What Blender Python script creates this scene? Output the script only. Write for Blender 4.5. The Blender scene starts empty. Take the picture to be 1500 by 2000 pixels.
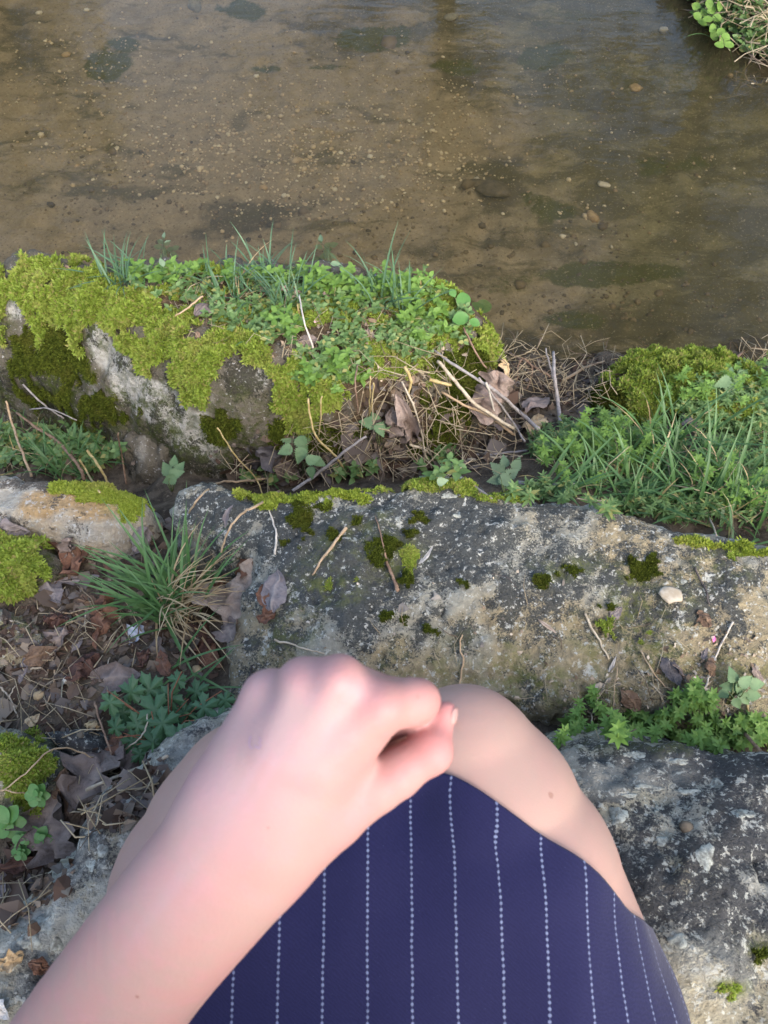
import bpy, math, random
import numpy as np
from mathutils import Vector, Matrix
from mathutils.bvhtree import BVHTree

random.seed(7)
rng = np.random.default_rng(7)
scene = bpy.context.scene
COL = scene.collection

# ------------------------------------------------------------------ camera
CAMZ = 1.50                      # metres above the water
PITCH = math.radians(60)         # below the horizon
cam_d = bpy.data.cameras.new("camera")
cam = bpy.data.objects.new("camera", cam_d)
COL.objects.link(cam)
cam.location = (0, 0, CAMZ)
cam.rotation_euler = (math.pi / 2 - PITCH, 0, 0)
cam_d.sensor_fit = 'HORIZONTAL'
cam_d.sensor_width = 36
cam_d.lens = 36
cam_d.clip_start = 0.02
cam_d.clip_end = 500
cam_d.dof.use_dof = True
cam_d.dof.focus_distance = 1.15
cam_d.dof.aperture_fstop = 20
scene.camera = cam

# ------------------------------------------------------------------ sky, sun, exposure
SUN_EL, SUN_AZ = math.radians(40), math.radians(150)     # azimuth clockwise from +Y: behind, to the right
w = bpy.data.worlds.new("World")
scene.world = w
w.use_nodes = True
wn = w.node_tree
sky = wn.nodes.new('ShaderNodeTexSky')
sky.sky_type = 'NISHITA'
sky.sun_disc = False
sky.sun_elevation = SUN_EL
sky.sun_rotation = SUN_AZ
sky.air_density = 1.0
sky.dust_density = 3.0
sky.ozone_density = 1.0
wn.nodes['Background'].inputs['Strength'].default_value = 0.13
wn.links.new(sky.outputs[0], wn.nodes['Background'].inputs['Color'])
sun_d = bpy.data.lights.new("sun", 'SUN')
sun_d.energy = 0.68
sun_d.angle = math.radians(50)
sun_d.color = (1.0, 0.96, 0.86)
sun = bpy.data.objects.new("sun", sun_d)
COL.objects.link(sun)
sd_ = Vector((math.sin(SUN_AZ) * math.cos(SUN_EL), math.cos(SUN_AZ) * math.cos(SUN_EL), math.sin(SUN_EL)))
sun.rotation_euler = sd_.to_track_quat('Z', 'Y').to_euler()
vs = scene.view_settings
vs.view_transform = 'Standard'
vs.look = 'None'
vs.exposure = 1.9
vs.gamma = 1.0
vs.use_curve_mapping = False

# ------------------------------------------------------------------ geometry of the view (photo pixels 1500 x 2000)
A = np.array([0, math.cos(PITCH), -math.sin(PITCH)])
U = np.array([0, math.sin(PITCH), math.cos(PITCH)])
C0 = np.array([0, 0, CAMZ])

def ray(px, py):
    return A + np.array([1.0, 0, 0]) * ((px - 750) / 1500) + U * ((1000 - py) / 1500)

def P(px, py, d):
    return C0 + ray(px, py) * d

def W(px, py, z):
    r = ray(px, py)
    return C0 + r * ((z - CAMZ) / r[2])

def topx(V):
    D = V - C0
    a = D @ A
    return 750 + 1500 * D[:, 0] / a, 1000 - 1500 * (D @ U) / a

# ------------------------------------------------------------------ noise (numpy)
def _hash(i, j, k, s):
    h = (i * 374761393 + j * 668265263 + k * 2147483647 + s * 974634777) & 0xFFFFFFFF
    h = ((h ^ (h >> 13)) * 1274126177) & 0xFFFFFFFF
    h = ((h ^ (h >> 16)) * 2246822519) & 0xFFFFFFFF
    return ((h ^ (h >> 15)) & 0xFFFFFF) / float(0xFFFFFF)

def vnoise(p, s=0):
    p = np.asarray(p, float)
    f = np.floor(p).astype(np.int64)
    t = p - f
    t = t * t * t * (t * (t * 6 - 15) + 10)
    i, j, k = f[:, 0], f[:, 1], f[:, 2]
    r = 0
    for a in (0, 1):
        for b in (0, 1):
            for c in (0, 1):
                wgt = (t[:, 0] if a else 1 - t[:, 0]) * (t[:, 1] if b else 1 - t[:, 1]) * (t[:, 2] if c else 1 - t[:, 2])
                r = r + wgt * _hash(i + a, j + b, k + c, s)
    return r * 2 - 1

def fbm(p, scale, octv=4, s=0, gain=0.5):
    p = np.asarray(p, float) * scale
    a, r, n = 1.0, 0, 0
    for o in range(octv):
        r = r + a * vnoise(p + o * 17.3, s + o)
        n += a
        a *= gain
        p = p * 2.03
    return r / n * 1.6

def xyz(x, y, z=0.0):
    x = np.asarray(x, float)
    return np.stack([x.ravel(), np.asarray(y, float).ravel(), np.full(x.size, z)], 1)

# ------------------------------------------------------------------ object helpers
def mesh_np(name, V, F, mat=None, smooth=True, attrs=None):
    me = bpy.data.meshes.new(name)
    V = np.asarray(V, np.float32)
    if isinstance(F, np.ndarray):
        F = [F]
    F = [f for f in F if len(f)]
    me.vertices.add(len(V))
    me.vertices.foreach_set('co', V.ravel())
    nl = sum(f.size for f in F)
    npoly = sum(len(f) for f in F)
    me.loops.add(nl)
    me.loops.foreach_set('vertex_index', np.concatenate([f.ravel() for f in F]).astype(np.int32))
    me.polygons.add(npoly)
    starts, o = [], 0
    for f in F:
        starts.append(o + np.arange(len(f)) * f.shape[1])
        o += f.size
    me.polygons.foreach_set('loop_start', np.concatenate(starts).astype(np.int32))
    me.polygons.foreach_set('use_smooth', np.full(npoly, smooth))
    me.update(calc_edges=True)
    me.validate()
    for k, v in (attrs or {}).items():
        v = np.asarray(v, np.float32)
        if v.ndim == 1:
            me.attributes.new(k, 'FLOAT', 'POINT').data.foreach_set('value', v)
        else:
            me.attributes.new(k, 'FLOAT_VECTOR', 'POINT').data.foreach_set('vector', v.ravel())
    if mat:
        me.materials.append(mat)
    return me

def link(name, me, parent=None):
    o = bpy.data.objects.new(name, me)
    COL.objects.link(o)
    if parent is not None:
        o.parent = parent
    return o

def tag(o, label=None, cat=None, group=None, kind=None):
    if label: o['label'] = label
    if cat: o['category'] = cat
    if group: o['group'] = group
    if kind: o['kind'] = kind
    return o

def thing(name, label, cat, loc=(0, 0, 0), group=None):
    o = bpy.data.objects.new(name, None)
    o.empty_display_size = 0.02
    COL.objects.link(o)
    o.location = Vector([float(c) for c in loc])
    return tag(o, label, cat, group)

# ------------------------------------------------------------------ material helpers
class NT:
    def __init__(self, name):
        self.m = bpy.data.materials.new(name)
        self.m.use_nodes = True
        self.t = self.m.node_tree
        self.b = self.t.nodes['Principled BSDF']
        self.out = self.t.nodes['Material Output']
        self.tc = None
    def n(self, typ, **kw):
        nd = self.t.nodes.new(typ)
        for k, v in kw.items():
            setattr(nd, k, v)
        return nd
    def lk(self, a, b):
        self.t.links.new(a, b)
    def set(self, sock, v):
        if hasattr(v, 'is_linked') or isinstance(v, bpy.types.NodeSocket):
            self.lk(v, sock)
        elif isinstance(v, (tuple, list)) and len(v) == 3 and sock.type == 'RGBA':
            sock.default_value = (*v, 1)
        else:
            sock.default_value = v
    def coord(self):
        if self.tc is None:
            self.tc = self.n('ShaderNodeNewGeometry').outputs['Position']
        return self.tc
    def noise(self, scale, detail=4, rough=0.55, vec=None, dist=0.0):
        nd = self.n('ShaderNodeTexNoise')
        nd.inputs['Scale'].default_value = scale
        nd.inputs['Detail'].default_value = detail
        nd.inputs['Roughness'].default_value = rough
        nd.inputs['Distortion'].default_value = dist
        self.lk(vec or self.coord(), nd.inputs['Vector'])
        return nd.outputs['Fac']
    def ramp(self, f, a, b):
        nd = self.n('ShaderNodeMapRange')
        nd.interpolation_type = 'SMOOTHSTEP'
        self.set(nd.inputs['Value'], f)
        self.set(nd.inputs['From Min'], a)
        self.set(nd.inputs['From Max'], b)
        return nd.outputs['Result']
    def math(self, op, a, b=0.0):
        nd = self.n('ShaderNodeMath', operation=op)
        self.set(nd.inputs[0], a)
        self.set(nd.inputs[1], b)
        return nd.outputs[0]
    def mix(self, f, a, b):
        nd = self.n('ShaderNodeMix', data_type='RGBA')
        self.set(nd.inputs[0], f)
        self.set(nd.inputs[6], a)
        self.set(nd.inputs[7], b)
        return nd.outputs[2]
    def attr(self, name):
        return self.n('ShaderNodeAttribute', attribute_name=name).outputs['Fac']
    def island(self):
        return self.n('ShaderNodeNewGeometry').outputs['Random Per Island']
    def objrand(self):
        return self.n('ShaderNodeObjectInfo').outputs['Random']
    def colramp(self, f, stops):
        nd = self.n('ShaderNodeValToRGB')
        el = nd.color_ramp.elements
        while len(el) < len(stops):
            el.new(0.5)
        for e, (p, c) in zip(el, stops):
            e.position = p
            e.color = (*c, 1)
        self.lk(f, nd.inputs[0])
        return nd.outputs[0]
    def bump(self, h, strength=0.4, dist=0.003):
        nd = self.n('ShaderNodeBump')
        nd.inputs['Strength'].default_value = strength
        nd.inputs['Distance'].default_value = dist
        self.lk(h, nd.inputs['Height'])
        self.lk(nd.outputs[0], self.b.inputs['Normal'])
        return nd
    def fin(self, col, rough=0.8, spec=0.3):
        self.set(self.b.inputs['Base Color'], col)
        self.set(self.b.inputs['Roughness'], rough)
        self.b.inputs['Specular IOR Level'].default_value = spec
        return self.m

def rock_mat(name, light, tan, dark, dark_amt, pale=(0.52, 0.51, 0.48), speck=220, film=(0.10, 0.11, 0.03), pale_amt=0.60, tan_at=(0.42, 0.75), dark_w=0.24):
    """weathered limestone: tan and grey stone, black lichen crust in clusters, pale flecks, green film; masks 'dark','green','tanm' from the mesh"""
    t = NT(name)
    n1 = t.noise(9, 5, 0.6)
    base = t.mix(t.ramp(t.math('ADD', n1, t.math('MULTIPLY', t.attr('tanm'), 0.5)), tan_at[0], tan_at[1]), light, tan)
    fine = t.noise(90, 4, 0.65)
    base = t.mix(t.ramp(fine, 0.35, 0.7), t.mix(0.35, base, (0.10, 0.085, 0.07)), base)
    # black crust: fine speckle whose density follows broad patches and the mask
    broad = t.noise(13, 6, 0.65)
    sp = t.noise(speck, 5, 0.75)
    mid = t.noise(48, 6, 0.7)
    dens = t.math('ADD', t.math('MULTIPLY', t.math('SUBTRACT', broad, 0.5), 0.75), t.math('MULTIPLY', t.attr('dark'), dark_w))
    lvl = t.math('ADD', t.math('ADD', t.math('MULTIPLY', sp, 0.5), t.math('MULTIPLY', mid, 0.5)), dens)
    blkm = t.ramp(lvl, 0.575 - dark_amt, 0.655 - dark_amt)
    col = t.mix(t.math('MULTIPLY', blkm, 0.92), base, t.mix(t.ramp(sp, 0.4, 0.65), tuple(c * 1.9 for c in dark), dark))
    # pale lichen flecks
    w1 = t.ramp(t.noise(130, 4, 0.7), pale_amt, pale_amt + 0.09)
    w2 = t.ramp(t.noise(38, 5, 0.7), pale_amt + 0.04, pale_amt + 0.10)
    col = t.mix(t.math('MULTIPLY', t.math('MAXIMUM', w1, w2), 0.85), col, pale)
    pm = t.math('MULTIPLY', t.attr('palem'), t.ramp(t.math('ADD', t.math('MULTIPLY', mid, 0.5), t.math('MULTIPLY', t.noise(22, 6, 0.75), 0.5)), 0.42, 0.53))
    col = t.mix(t.math('MULTIPLY', pm, 0.9), col, t.mix(sp, tuple(c * .55 for c in pale), pale))
    # green film
    g = t.math('MULTIPLY', t.attr('green'), t.ramp(t.noise(42, 6, 0.75), 0.42, 0.62))
    col = t.mix(g, col, t.mix(t.noise(150, 3), film, tuple(c * 2.2 for c in film)))
    col = t.mix(t.ramp(t.math('ADD', t.attr('soil'), t.math('MULTIPLY', t.math('SUBTRACT', mid, 0.5), 0.8)), 0.35, 0.6), col, t.mix(sp, (0.05, 0.035, 0.02), (0.16, 0.115, 0.07)))
    h = t.math('ADD', t.math('MULTIPLY', mid, 1.4), t.math('ADD', t.math('MULTIPLY', sp, 0.5), fine))
    t.bump(h, 1.0, 0.009)
    return t.fin(col, 0.92, 0.15)

def leaf_mat(name, c1, c2, rough=0.5, transl=0.25, spec=0.35, per='island', var=None, vein=True):
    """plant tissue: two greens mixed per leaf, fine mottling, light let through the blade"""
    t = NT(name)
    r = t.island() if per == 'island' else t.objrand()
    col = t.mix(r, c1, c2)
    col = t.mix(t.math('MULTIPLY', t.ramp(t.noise(120, 3), 0.4, 0.75), 0.35), col, tuple(c * 0.55 for c in c1))
    if 'moss' in name:
        col = t.mix(t.math('MULTIPLY', t.ramp(t.noise(24, 4, 0.6), 0.45, 0.72), 0.5), col, tuple(min(1, c * k) for c, k in zip(c2, (1.12, .84, 1.3))))
    if var:
        col = t.mix(t.ramp(t.math('FRACT', t.math('MULTIPLY', r, 13.7)), 0.86, 0.9), col, var)
    t.fin(col, rough, spec)
    tr = t.n('ShaderNodeBsdfTranslucent')
    t.lk(col, tr.inputs[0])
    mx = t.n('ShaderNodeMixShader')
    mx.inputs[0].default_value = transl
    t.lk(t.b.outputs[0], mx.inputs[1])
    t.lk(tr.outputs[0], mx.inputs[2])
    t.lk(mx.outputs[0], t.out.inputs[0])
    return t.m

def simple_mat(name, c1, c2, scale=60, rough=0.8, spec=0.2, bump=0.3, bd=0.002):
    t = NT(name)
    f = t.noise(scale, 5, 0.65)
    t.bump(f, bump, bd)
    return t.fin(t.mix(t.ramp(f, 0.35, 0.65), c1, c2), rough, spec)
# ------------------------------------------------------------------ materials of the ground
M = {}
M['limestone'] = rock_mat('grey_limestone', (0.40, 0.392, 0.325), (0.40, 0.335, 0.21), (0.042, 0.046, 0.046), 0.02, pale=(0.62, 0.62, 0.56), pale_amt=0.565, dark_w=0.26, speck=340)
M['seat_stone'] = rock_mat('lichened_limestone', (0.41, 0.405, 0.35), (0.42, 0.375, 0.26), (0.036, 0.037, 0.040), 0.015, pale=(0.60, 0.60, 0.53), speck=300, pale_amt=0.555)
M['boulder_stone'] = rock_mat('mossy_limestone', (0.16, 0.14, 0.105), (0.50, 0.48, 0.42), (0.03, 0.028, 0.02), 0.02, film=(0.04, 0.05, 0.010), tan_at=(0.80, 1.10))
M['pale_stone'] = rock_mat('ochre_limestone', (0.46, 0.43, 0.36), (0.50, 0.34, 0.17), (0.07, 0.06, 0.05), -0.02, pale_amt=0.56)

def soil_mat():
    t = NT('dark_soil')
    a = t.noise(22, 6, 0.7)
    b = t.noise(140, 5, 0.7)
    c = t.mix(t.ramp(a, 0.35, 0.65), (0.05, 0.039, 0.029), (0.135, 0.108, 0.078))
    c = t.mix(t.ramp(b, 0.55, 0.72), c, (0.22, 0.18, 0.13))
    t.bump(t.math('ADD', a, b), 0.8, 0.006)
    return t.fin(c, 0.95, 0.1)
M['soil'] = soil_mat()

def bed_mat():
    t = NT('stream_bed_silt')
    pos = t.coord()
    mp = t.n('ShaderNodeMapping')
    mp.inputs['Scale'].default_value = (0.6, 1.5, 1.0)
    mp.inputs['Rotation'].default_value = (0, 0, 0.3)
    t.lk(pos, mp.inputs['Vector'])
    st = t.noise(5.5, 7, 0.68, mp.outputs[0], 0.5)
    a = t.noise(2.6, 5, 0.6)
    b = t.noise(14, 6, 0.65)
    c = t.noise(120, 4, 0.7)
    d = t.noise(45, 5, 0.7)
    sand = t.mix(t.ramp(b, 0.3, 0.7), (0.25, 0.203, 0.142), (0.345, 0.285, 0.205))
    olive = t.mix(t.ramp(b, 0.3, 0.7), (0.15, 0.137, 0.078), (0.23, 0.21, 0.13))
    col = t.mix(t.ramp(t.math('ADD', t.attr('olive'), t.math('MULTIPLY', t.math('SUBTRACT', a, 0.5), 0.9)), 0.25, 0.75), sand, olive)
    col = t.mix(t.math('MULTIPLY', t.ramp(t.math('ADD', t.math('MULTIPLY', b, 0.6), t.math('MULTIPLY', t.attr('silt'), 0.55)), 0.52, 0.80), 0.9), col, (0.075, 0.066, 0.048))
    col = t.mix(t.math('MULTIPLY', t.ramp(t.math('ADD', st, t.math('MULTIPLY', t.attr('olive'), 0.10)), 0.51, 0.64), 0.78), col, (0.075, 0.070, 0.040))
    col = t.mix(t.math('MULTIPLY', t.ramp(t.math('ADD', t.math('MULTIPLY', d, 0.5), t.math('MULTIPLY', t.attr('weed'), 0.8)), 0.62, 0.85), 0.92), col, (0.060, 0.072, 0.016))
    col = t.mix(t.ramp(c, 0.57, 0.68), col, (0.10, 0.08, 0.055))
    col = t.mix(t.math('MULTIPLY', t.ramp(c, 0.44, 0.30), 0.55), col, (0.50, 0.43, 0.31))
    t.bump(t.math('ADD', b, d), 0.7, 0.01)
    return t.fin(col, 0.9, 0.1)
M['bed'] = bed_mat()

def water_mat():
    t = NT('clear_water')
    g = t.n('ShaderNodeNewGeometry').outputs['Position']
    mp = t.n('ShaderNodeMapping')
    mp.inputs['Scale'].default_value = (1.0, 2.2, 1.0)
    mp.inputs['Rotation'].default_value = (0, 0, 0.25)
    t.lk(g, mp.inputs['Vector'])
    h = t.math('ADD', t.noise(5, 3, 0.5, mp.outputs[0], 0.6), t.math('MULTIPLY', t.noise(22, 2, 0.5, mp.outputs[0], 0.4), 0.2))
    bp = t.n('ShaderNodeBump')
    bp.inputs['Strength'].default_value = 0.11
    bp.inputs['Distance'].default_value = 0.02
    t.lk(h, bp.inputs['Height'])
    fr = t.n('ShaderNodeFresnel')
    fr.inputs['IOR'].default_value = 1.33
    t.lk(bp.outputs[0], fr.inputs['Normal'])
    gl = t.n('ShaderNodeBsdfGlossy')
    gl.inputs['Roughness'].default_value = 0.06
    t.lk(bp.outputs[0], gl.inputs['Normal'])
    tr = t.n('ShaderNodeBsdfTransparent')
    tr.inputs[0].default_value = (0.88, 0.83, 0.68, 1)
    df = t.n('ShaderNodeBsdfDiffuse')                      # fine silt hanging in the water
    df.inputs[0].default_value = (0.105, 0.094, 0.052, 1)
    mk = t.n('ShaderNodeMixShader')
    mk.inputs[0].default_value = 0.16
    t.lk(tr.outputs[0], mk.inputs[1])
    t.lk(df.outputs[0], mk.inputs[2])
    mx = t.n('ShaderNodeMixShader')
    t.lk(fr.outputs[0], mx.inputs[0])
    t.lk(mk.outputs[0], mx.inputs[1])
    t.lk(gl.outputs[0], mx.inputs[2])
    t.lk(mx.outputs[0], t.out.inputs[0])
    return t.m
M['water'] = water_mat()

# ------------------------------------------------------------------ terrain
def poly_sd(x, y, poly):
    """signed distance to a polygon, positive inside"""
    poly = np.asarray(poly, float)
    px, py = x.ravel(), y.ravel()
    d2 = np.full(px.size, 1e9)
    ins = np.zeros(px.size, bool)
    n = len(poly)
    for i in range(n):
        ax, ay = poly[i]
        bx, by = poly[(i + 1) % n]
        ex, ey = bx - ax, by - ay
        t = np.clip(((px - ax) * ex + (py - ay) * ey) / (ex * ex + ey * ey + 1e-12), 0, 1)
        d2 = np.minimum(d2, (px - ax - t * ex) ** 2 + (py - ay - t * ey) ** 2)
        c = (ay > py) != (by > py)
        xi = ax + (py - ay) / (by - ay + 1e-15) * ex
        ins ^= c & (px < xi)
    return np.where(ins, 1, -1).reshape(x.shape) * np.sqrt(d2).reshape(x.shape)

def smooth_poly(pts, n=6):
    """closed Catmull-Rom"""
    pts = np.asarray(pts, float)
    out = []
    N = len(pts)
    for i in range(N):
        p0, p1, p2, p3 = pts[i - 1], pts[i], pts[(i + 1) % N], pts[(i + 2) % N]
        for k in range(n):
            t = k / n
            out.append(0.5 * ((2 * p1) + (p2 - p0) * t + (2 * p0 - 5 * p1 + 4 * p2 - p3) * t * t + (3 * p1 - p0 - 3 * p2 + p3) * t ** 3))
    return np.array(out)

SHORE_X = [-80, -3, -1.3, -0.9, -0.6, 0.2, 0.45, 0.8, 1.3, 3, 80]
SHORE_Y = [1.1, 1.15, 1.18, 1.24, 1.32, 1.36, 1.30, 1.29, 1.34, 1.3, 1.2]
FAR_X = [-80, -4, 0.0, 0.7, 1.0, 1.12, 1.2, 1.31, 1.6, 2.4, 80]
FAR_Y = [5.4, 5.2, 4.7, 4.2, 3.5, 3.1, 2.82, 2.70, 2.5, 2.4, 2.5]

def terrain(x, y):
    ys = y - np.interp(x, SHORE_X, SHORE_Y)
    p = xyz(x, y)
    wob = fbm(p, 5, 3, 5).reshape(x.shape) * 0.05
    z = np.interp(ys + wob, [-80, -6, -1.4, -0.80, -0.66, -0.48, -0.28, -0.12, 0, 0.15, 0.6, 40],
                  [1.2, 0.75, 0.40, 0.36, 0.28, 0.15, 0.085, 0.035, 0.0, -0.06, -0.10, -0.13])
    g = np.clip((x - 0.15) / 0.25, 0, 1) * np.exp(-((y - 0.85) / 0.22) ** 2) * 0.08
    yf = (y - np.interp(x, FAR_X, FAR_Y)) + wob * 1.5
    far = np.interp(yf, [-0.7, -0.2, 0, 0.25, 0.6, 3, 80], [-0.4, -0.07, 0.01, 0.12, 0.25, 0.7, 1.5])
    z = np.maximum(z + g, far)
    z = z + fbm(p, 18, 4, 9).reshape(x.shape) * 0.014 * np.clip(1.2 - 0.12 * np.abs(y - 1), 0.3, 1)
    return z

def axis(segs):
    out = []
    for a, b, s in segs:
        n = max(1, int(round((b - a) / s)))
        out += list(np.linspace(a, b, n, endpoint=False))
    return np.array(out + [segs[-1][1]])

gx = axis([(-80, -8, 8), (-8, -2.6, 0.4), (-2.6, -1.2, 0.03), (-1.2, 1.4, 0.012), (1.4, 2.8, 0.03), (2.8, 8, 0.4), (8, 80, 8)])
gy = axis([(-80, -4, 8), (-4, -0.6, 0.3), (-0.6, 0.1, 0.03), (0.1, 1.6, 0.012), (1.6, 3.6, 0.02), (3.6, 5.6, 0.05), (5.6, 12, 0.5), (12, 80, 8)])
GX, GY = np.meshgrid(gx, gy, indexing='ij')
GZ = terrain(GX, GY)

def grid_faces(nx, ny):
    i = np.arange(nx * ny).reshape(nx, ny)
    return np.stack([i[:-1, :-1].ravel(), i[1:, :-1].ravel(), i[1:, 1:].ravel(), i[:-1, 1:].ravel()], 1)

def compact(V, F, *att):
    used = np.zeros(len(V), bool)
    used[F.ravel()] = True
    m = np.cumsum(used) - 1
    return (V[used], m[F]) + tuple(a[used] for a in att)

def blobs(px, py, lst, wob=0.0, soft=0.35):
    """mask 0..1 from ellipses given in photo pixels, turned into places on the surface by the caller"""
    r = np.zeros(px.shape)
    for b in lst:
        x, y, rx, ry = b[:4]
        s = b[4] if len(b) > 4 else 1.0
        ang = math.radians(b[5]) if len(b) > 5 else 0.0
        dx, dy = px - x, py - y
        u = (dx * math.cos(ang) - dy * math.sin(ang)) / rx
        v = (dx * math.sin(ang) + dy * math.cos(ang)) / ry
        d = np.sqrt(u * u + v * v) + wob
        r = np.maximum(r, s * np.clip((1 - d) / soft + 0.5, 0, 1))
    return r

GV = np.stack([GX.ravel(), GY.ravel(), GZ.ravel()], 1)
GF = grid_faces(len(gx), len(gy))
gpx, gpy = topx(GV)
wobb = fbm(GV * np.array([1, 1.6, 1]), 5, 6, 31, .62) * 0.85
olive = np.clip((gpx - 820) / 500 + (300 - gpy) / 900 + 0.05, 0, 1) * (GV[:, 1] > 1)
silt = blobs(gpx, gpy, [(480, 440, 200, 55, .9), (640, 400, 90, 30, .7), (40, 95, 80, 70, .8), (250, 480, 300, 60, .5), (970, 375, 45, 70, 1), (910, 140, 70, 40, .9), (860, 50, 80, 30, .7), (1210, 230, 140, 50, .8, -15),
                        (1150, 640, 160, 45, .8), (1340, 640, 200, 50, .8), (1100, 480, 120, 40, .7), (640, 60, 120, 60, .8), (1000, 30, 100, 30, .6), (1330, 330, 150, 60, .6), (1430, 420, 120, 70, .6),
                        (1000, 690, 90, 60, 1), (1250, 60, 200, 60, .5), (700, 20, 100, 40, .8), (180, 160, 120, 50, .5)], wobb, 1.3)
weed = blobs(gpx, gpy, [(205, 120, 45, 30, 1), (240, 85, 40, 16, 1), (470, 12, 55, 28, 1), (720, 72, 90, 22, 1), (1060, 110, 45, 24, 1), (520, 133, 45, 10, .8), (1200, 535, 130, 22, 1), (1110, 625, 90, 18, .9), (1350, 320, 90, 40, .8),
                        (1080, 415, 70, 32, .9), (900, 130, 50, 18, .8), (1300, 150, 160, 60, .55), (1400, 240, 120, 70, .5), (1120, 30, 160, 40, .6), (640, 132, 60, 8, .7), (970, 560, 100, 22, .6, 15), (900, 590, 60, 30, .9), (1260, 200, 90, 40, .5)], wobb, 1.0)
under = GZ.ravel() < -0.025
fund = under[GF].all(1)
Vb, Fb, o_, s_, w_ = compact(GV, GF[fund], olive, silt, weed)
bed = tag(link('stream_bed', mesh_np('stream_bed', Vb, Fb, M['bed'], attrs={'olive': o_, 'silt': s_, 'weed': w_})), kind='structure')
Vg, Fg = compact(GV, GF[~fund])
ground = tag(link('ground', mesh_np('ground', Vg, Fg, M['soil'])), kind='structure')
water = tag(link('water', mesh_np('water', [(-80, 0.9, 0), (80, 0.9, 0), (80, 7, 0), (-80, 7, 0)], np.array([[0, 1, 2, 3]]), M['water'])), kind='structure')

SOLID_V, SOLID_F, _n = [], [], 0
def solid(V, F):
    global _n
    SOLID_V.append(np.asarray(V, float))
    SOLID_F.append(np.asarray(F) + _n)
    _n += len(V)
solid(GV, GF)

# ------------------------------------------------------------------ rocks
def tps(pts, z, q, lam=2e-3):
    """thin plate spline through control heights"""
    pts = np.asarray(pts, float)
    n = len(pts)
    def k(r2):
        return np.where(r2 > 1e-14, r2 * np.log(r2 + 1e-14), 0) * 0.5
    d = ((pts[:, None] - pts[None]) ** 2).sum(2)
    Kk = k(d) + lam * np.eye(n)
    Pm = np.c_[np.ones(n), pts]
    L = np.block([[Kk, Pm], [Pm.T, np.zeros((3, 3))]])
    s = np.linalg.solve(L, np.r_[z, 0, 0, 0])
    out = np.empty(len(q))
    for a in range(0, len(q), 20000):
        qq = q[a:a + 20000]
        dd = ((qq[:, None] - pts[None]) ** 2).sum(2)
        out[a:a + 20000] = k(dd) @ s[:n] + np.c_[np.ones(len(qq)), qq] @ s[n:]
    return out

ROCKS = {}
def rock(name, label, cat, rim, tops, base, R, mat, res=0.006, slope=2.4, rough=(0.010, 0.004, 0.0015), wobble=0.012, seed=0, masks=None, world_rim=(), world_tops=(), group=None, lam=2e-3):
    rw = [W(*p) for p in rim] + [np.array(p, float) for p in world_rim]
    rw = np.array(rw)
    poly = smooth_poly(rw[:, :2])
    tw = np.array([W(*p) for p in tops] + [np.array(p, float) for p in world_tops])
    ctrl = np.r_[rw[:, :2], tw[:, :2]]
    hz = np.r_[rw[:, 2] + R, tw[:, 2]]
    m = 0.16
    lo, hi = poly.min(0) - m, poly.max(0) + m
    x = np.linspace(lo[0], hi[0], int((hi[0] - lo[0]) / res) + 2)
    y = np.linspace(lo[1], hi[1], int((hi[1] - lo[1]) / res) + 2)
    X, Y = np.meshgrid(x, y, indexing='ij')
    p0 = xyz(X, Y)
    sd = poly_sd(X, Y, poly).ravel() + fbm(p0, 9, 4, seed + 3) * wobble + fbm(p0, 40, 3, seed + 5) * wobble * 0.35
    zc = tps(ctrl, hz, p0[:, :2], lam)
    t = np.clip(1 - sd / R, 0, 1)
    z = zc - R * (1 - np.sqrt(np.clip(1 - t * t, 0, 1))) + np.minimum(sd, 0) * slope
    V = np.c_[p0[:, :2], z]
    keep = z > base - 0.03
    F = grid_faces(len(x), len(y))
    F = F[keep[F].any(1)]
    V, F, sdk = compact(V, F, sd)
    # broken, pitted relief: push along an approximate normal
    q = V.copy()
    N = vnormals(V, F)
    d = fbm(q, 11, 3, seed + 11) * rough[0] + fbm(q, 34, 3, seed + 13) * rough[1] + fbm(q, 110, 2, seed + 17) * rough[2]
    pit = np.clip(fbm(q, 60, 3, seed + 19) - 0.45, 0, 1) * 0.012
    V = V + N * (d - pit)[:, None]
    V[:, 2] = np.maximum(V[:, 2], base - 0.06)
    px, py = topx(V)
    att = {}
    wb = fbm(V, 16, 5, seed + 23, 0.6) * 0.75
    for k, lst in (masks or {}).items():
        att[k] = blobs(px, py, lst, wb, 1.1)
    for k in ('dark', 'green', 'tanm', 'soil', 'palem'):
        att.setdefault(k, np.zeros(len(V)))
    o = link(name, mesh_np(name, V, F, mat, attrs=att))
    tag(o, label, cat, group)
    solid(V, F)
    N = vnormals(V, F)
    ROCKS[label] = dict(o=o, V=V, F=F, N=N, px=px, py=py, seed=seed)
    return ROCKS[label]

def vnormals(V, F):
    N = np.zeros_like(V)
    n = np.cross(V[F[:, 2]] - V[F[:, 0]], V[F[:, -1]] - V[F[:, 1]])
    for c in range(F.shape[1]):
        for a in range(3):
            N[:, a] += np.bincount(F[:, c], n[:, a], len(V))
    return N / (np.linalg.norm(N, axis=1, keepdims=True) + 1e-12)

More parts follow.
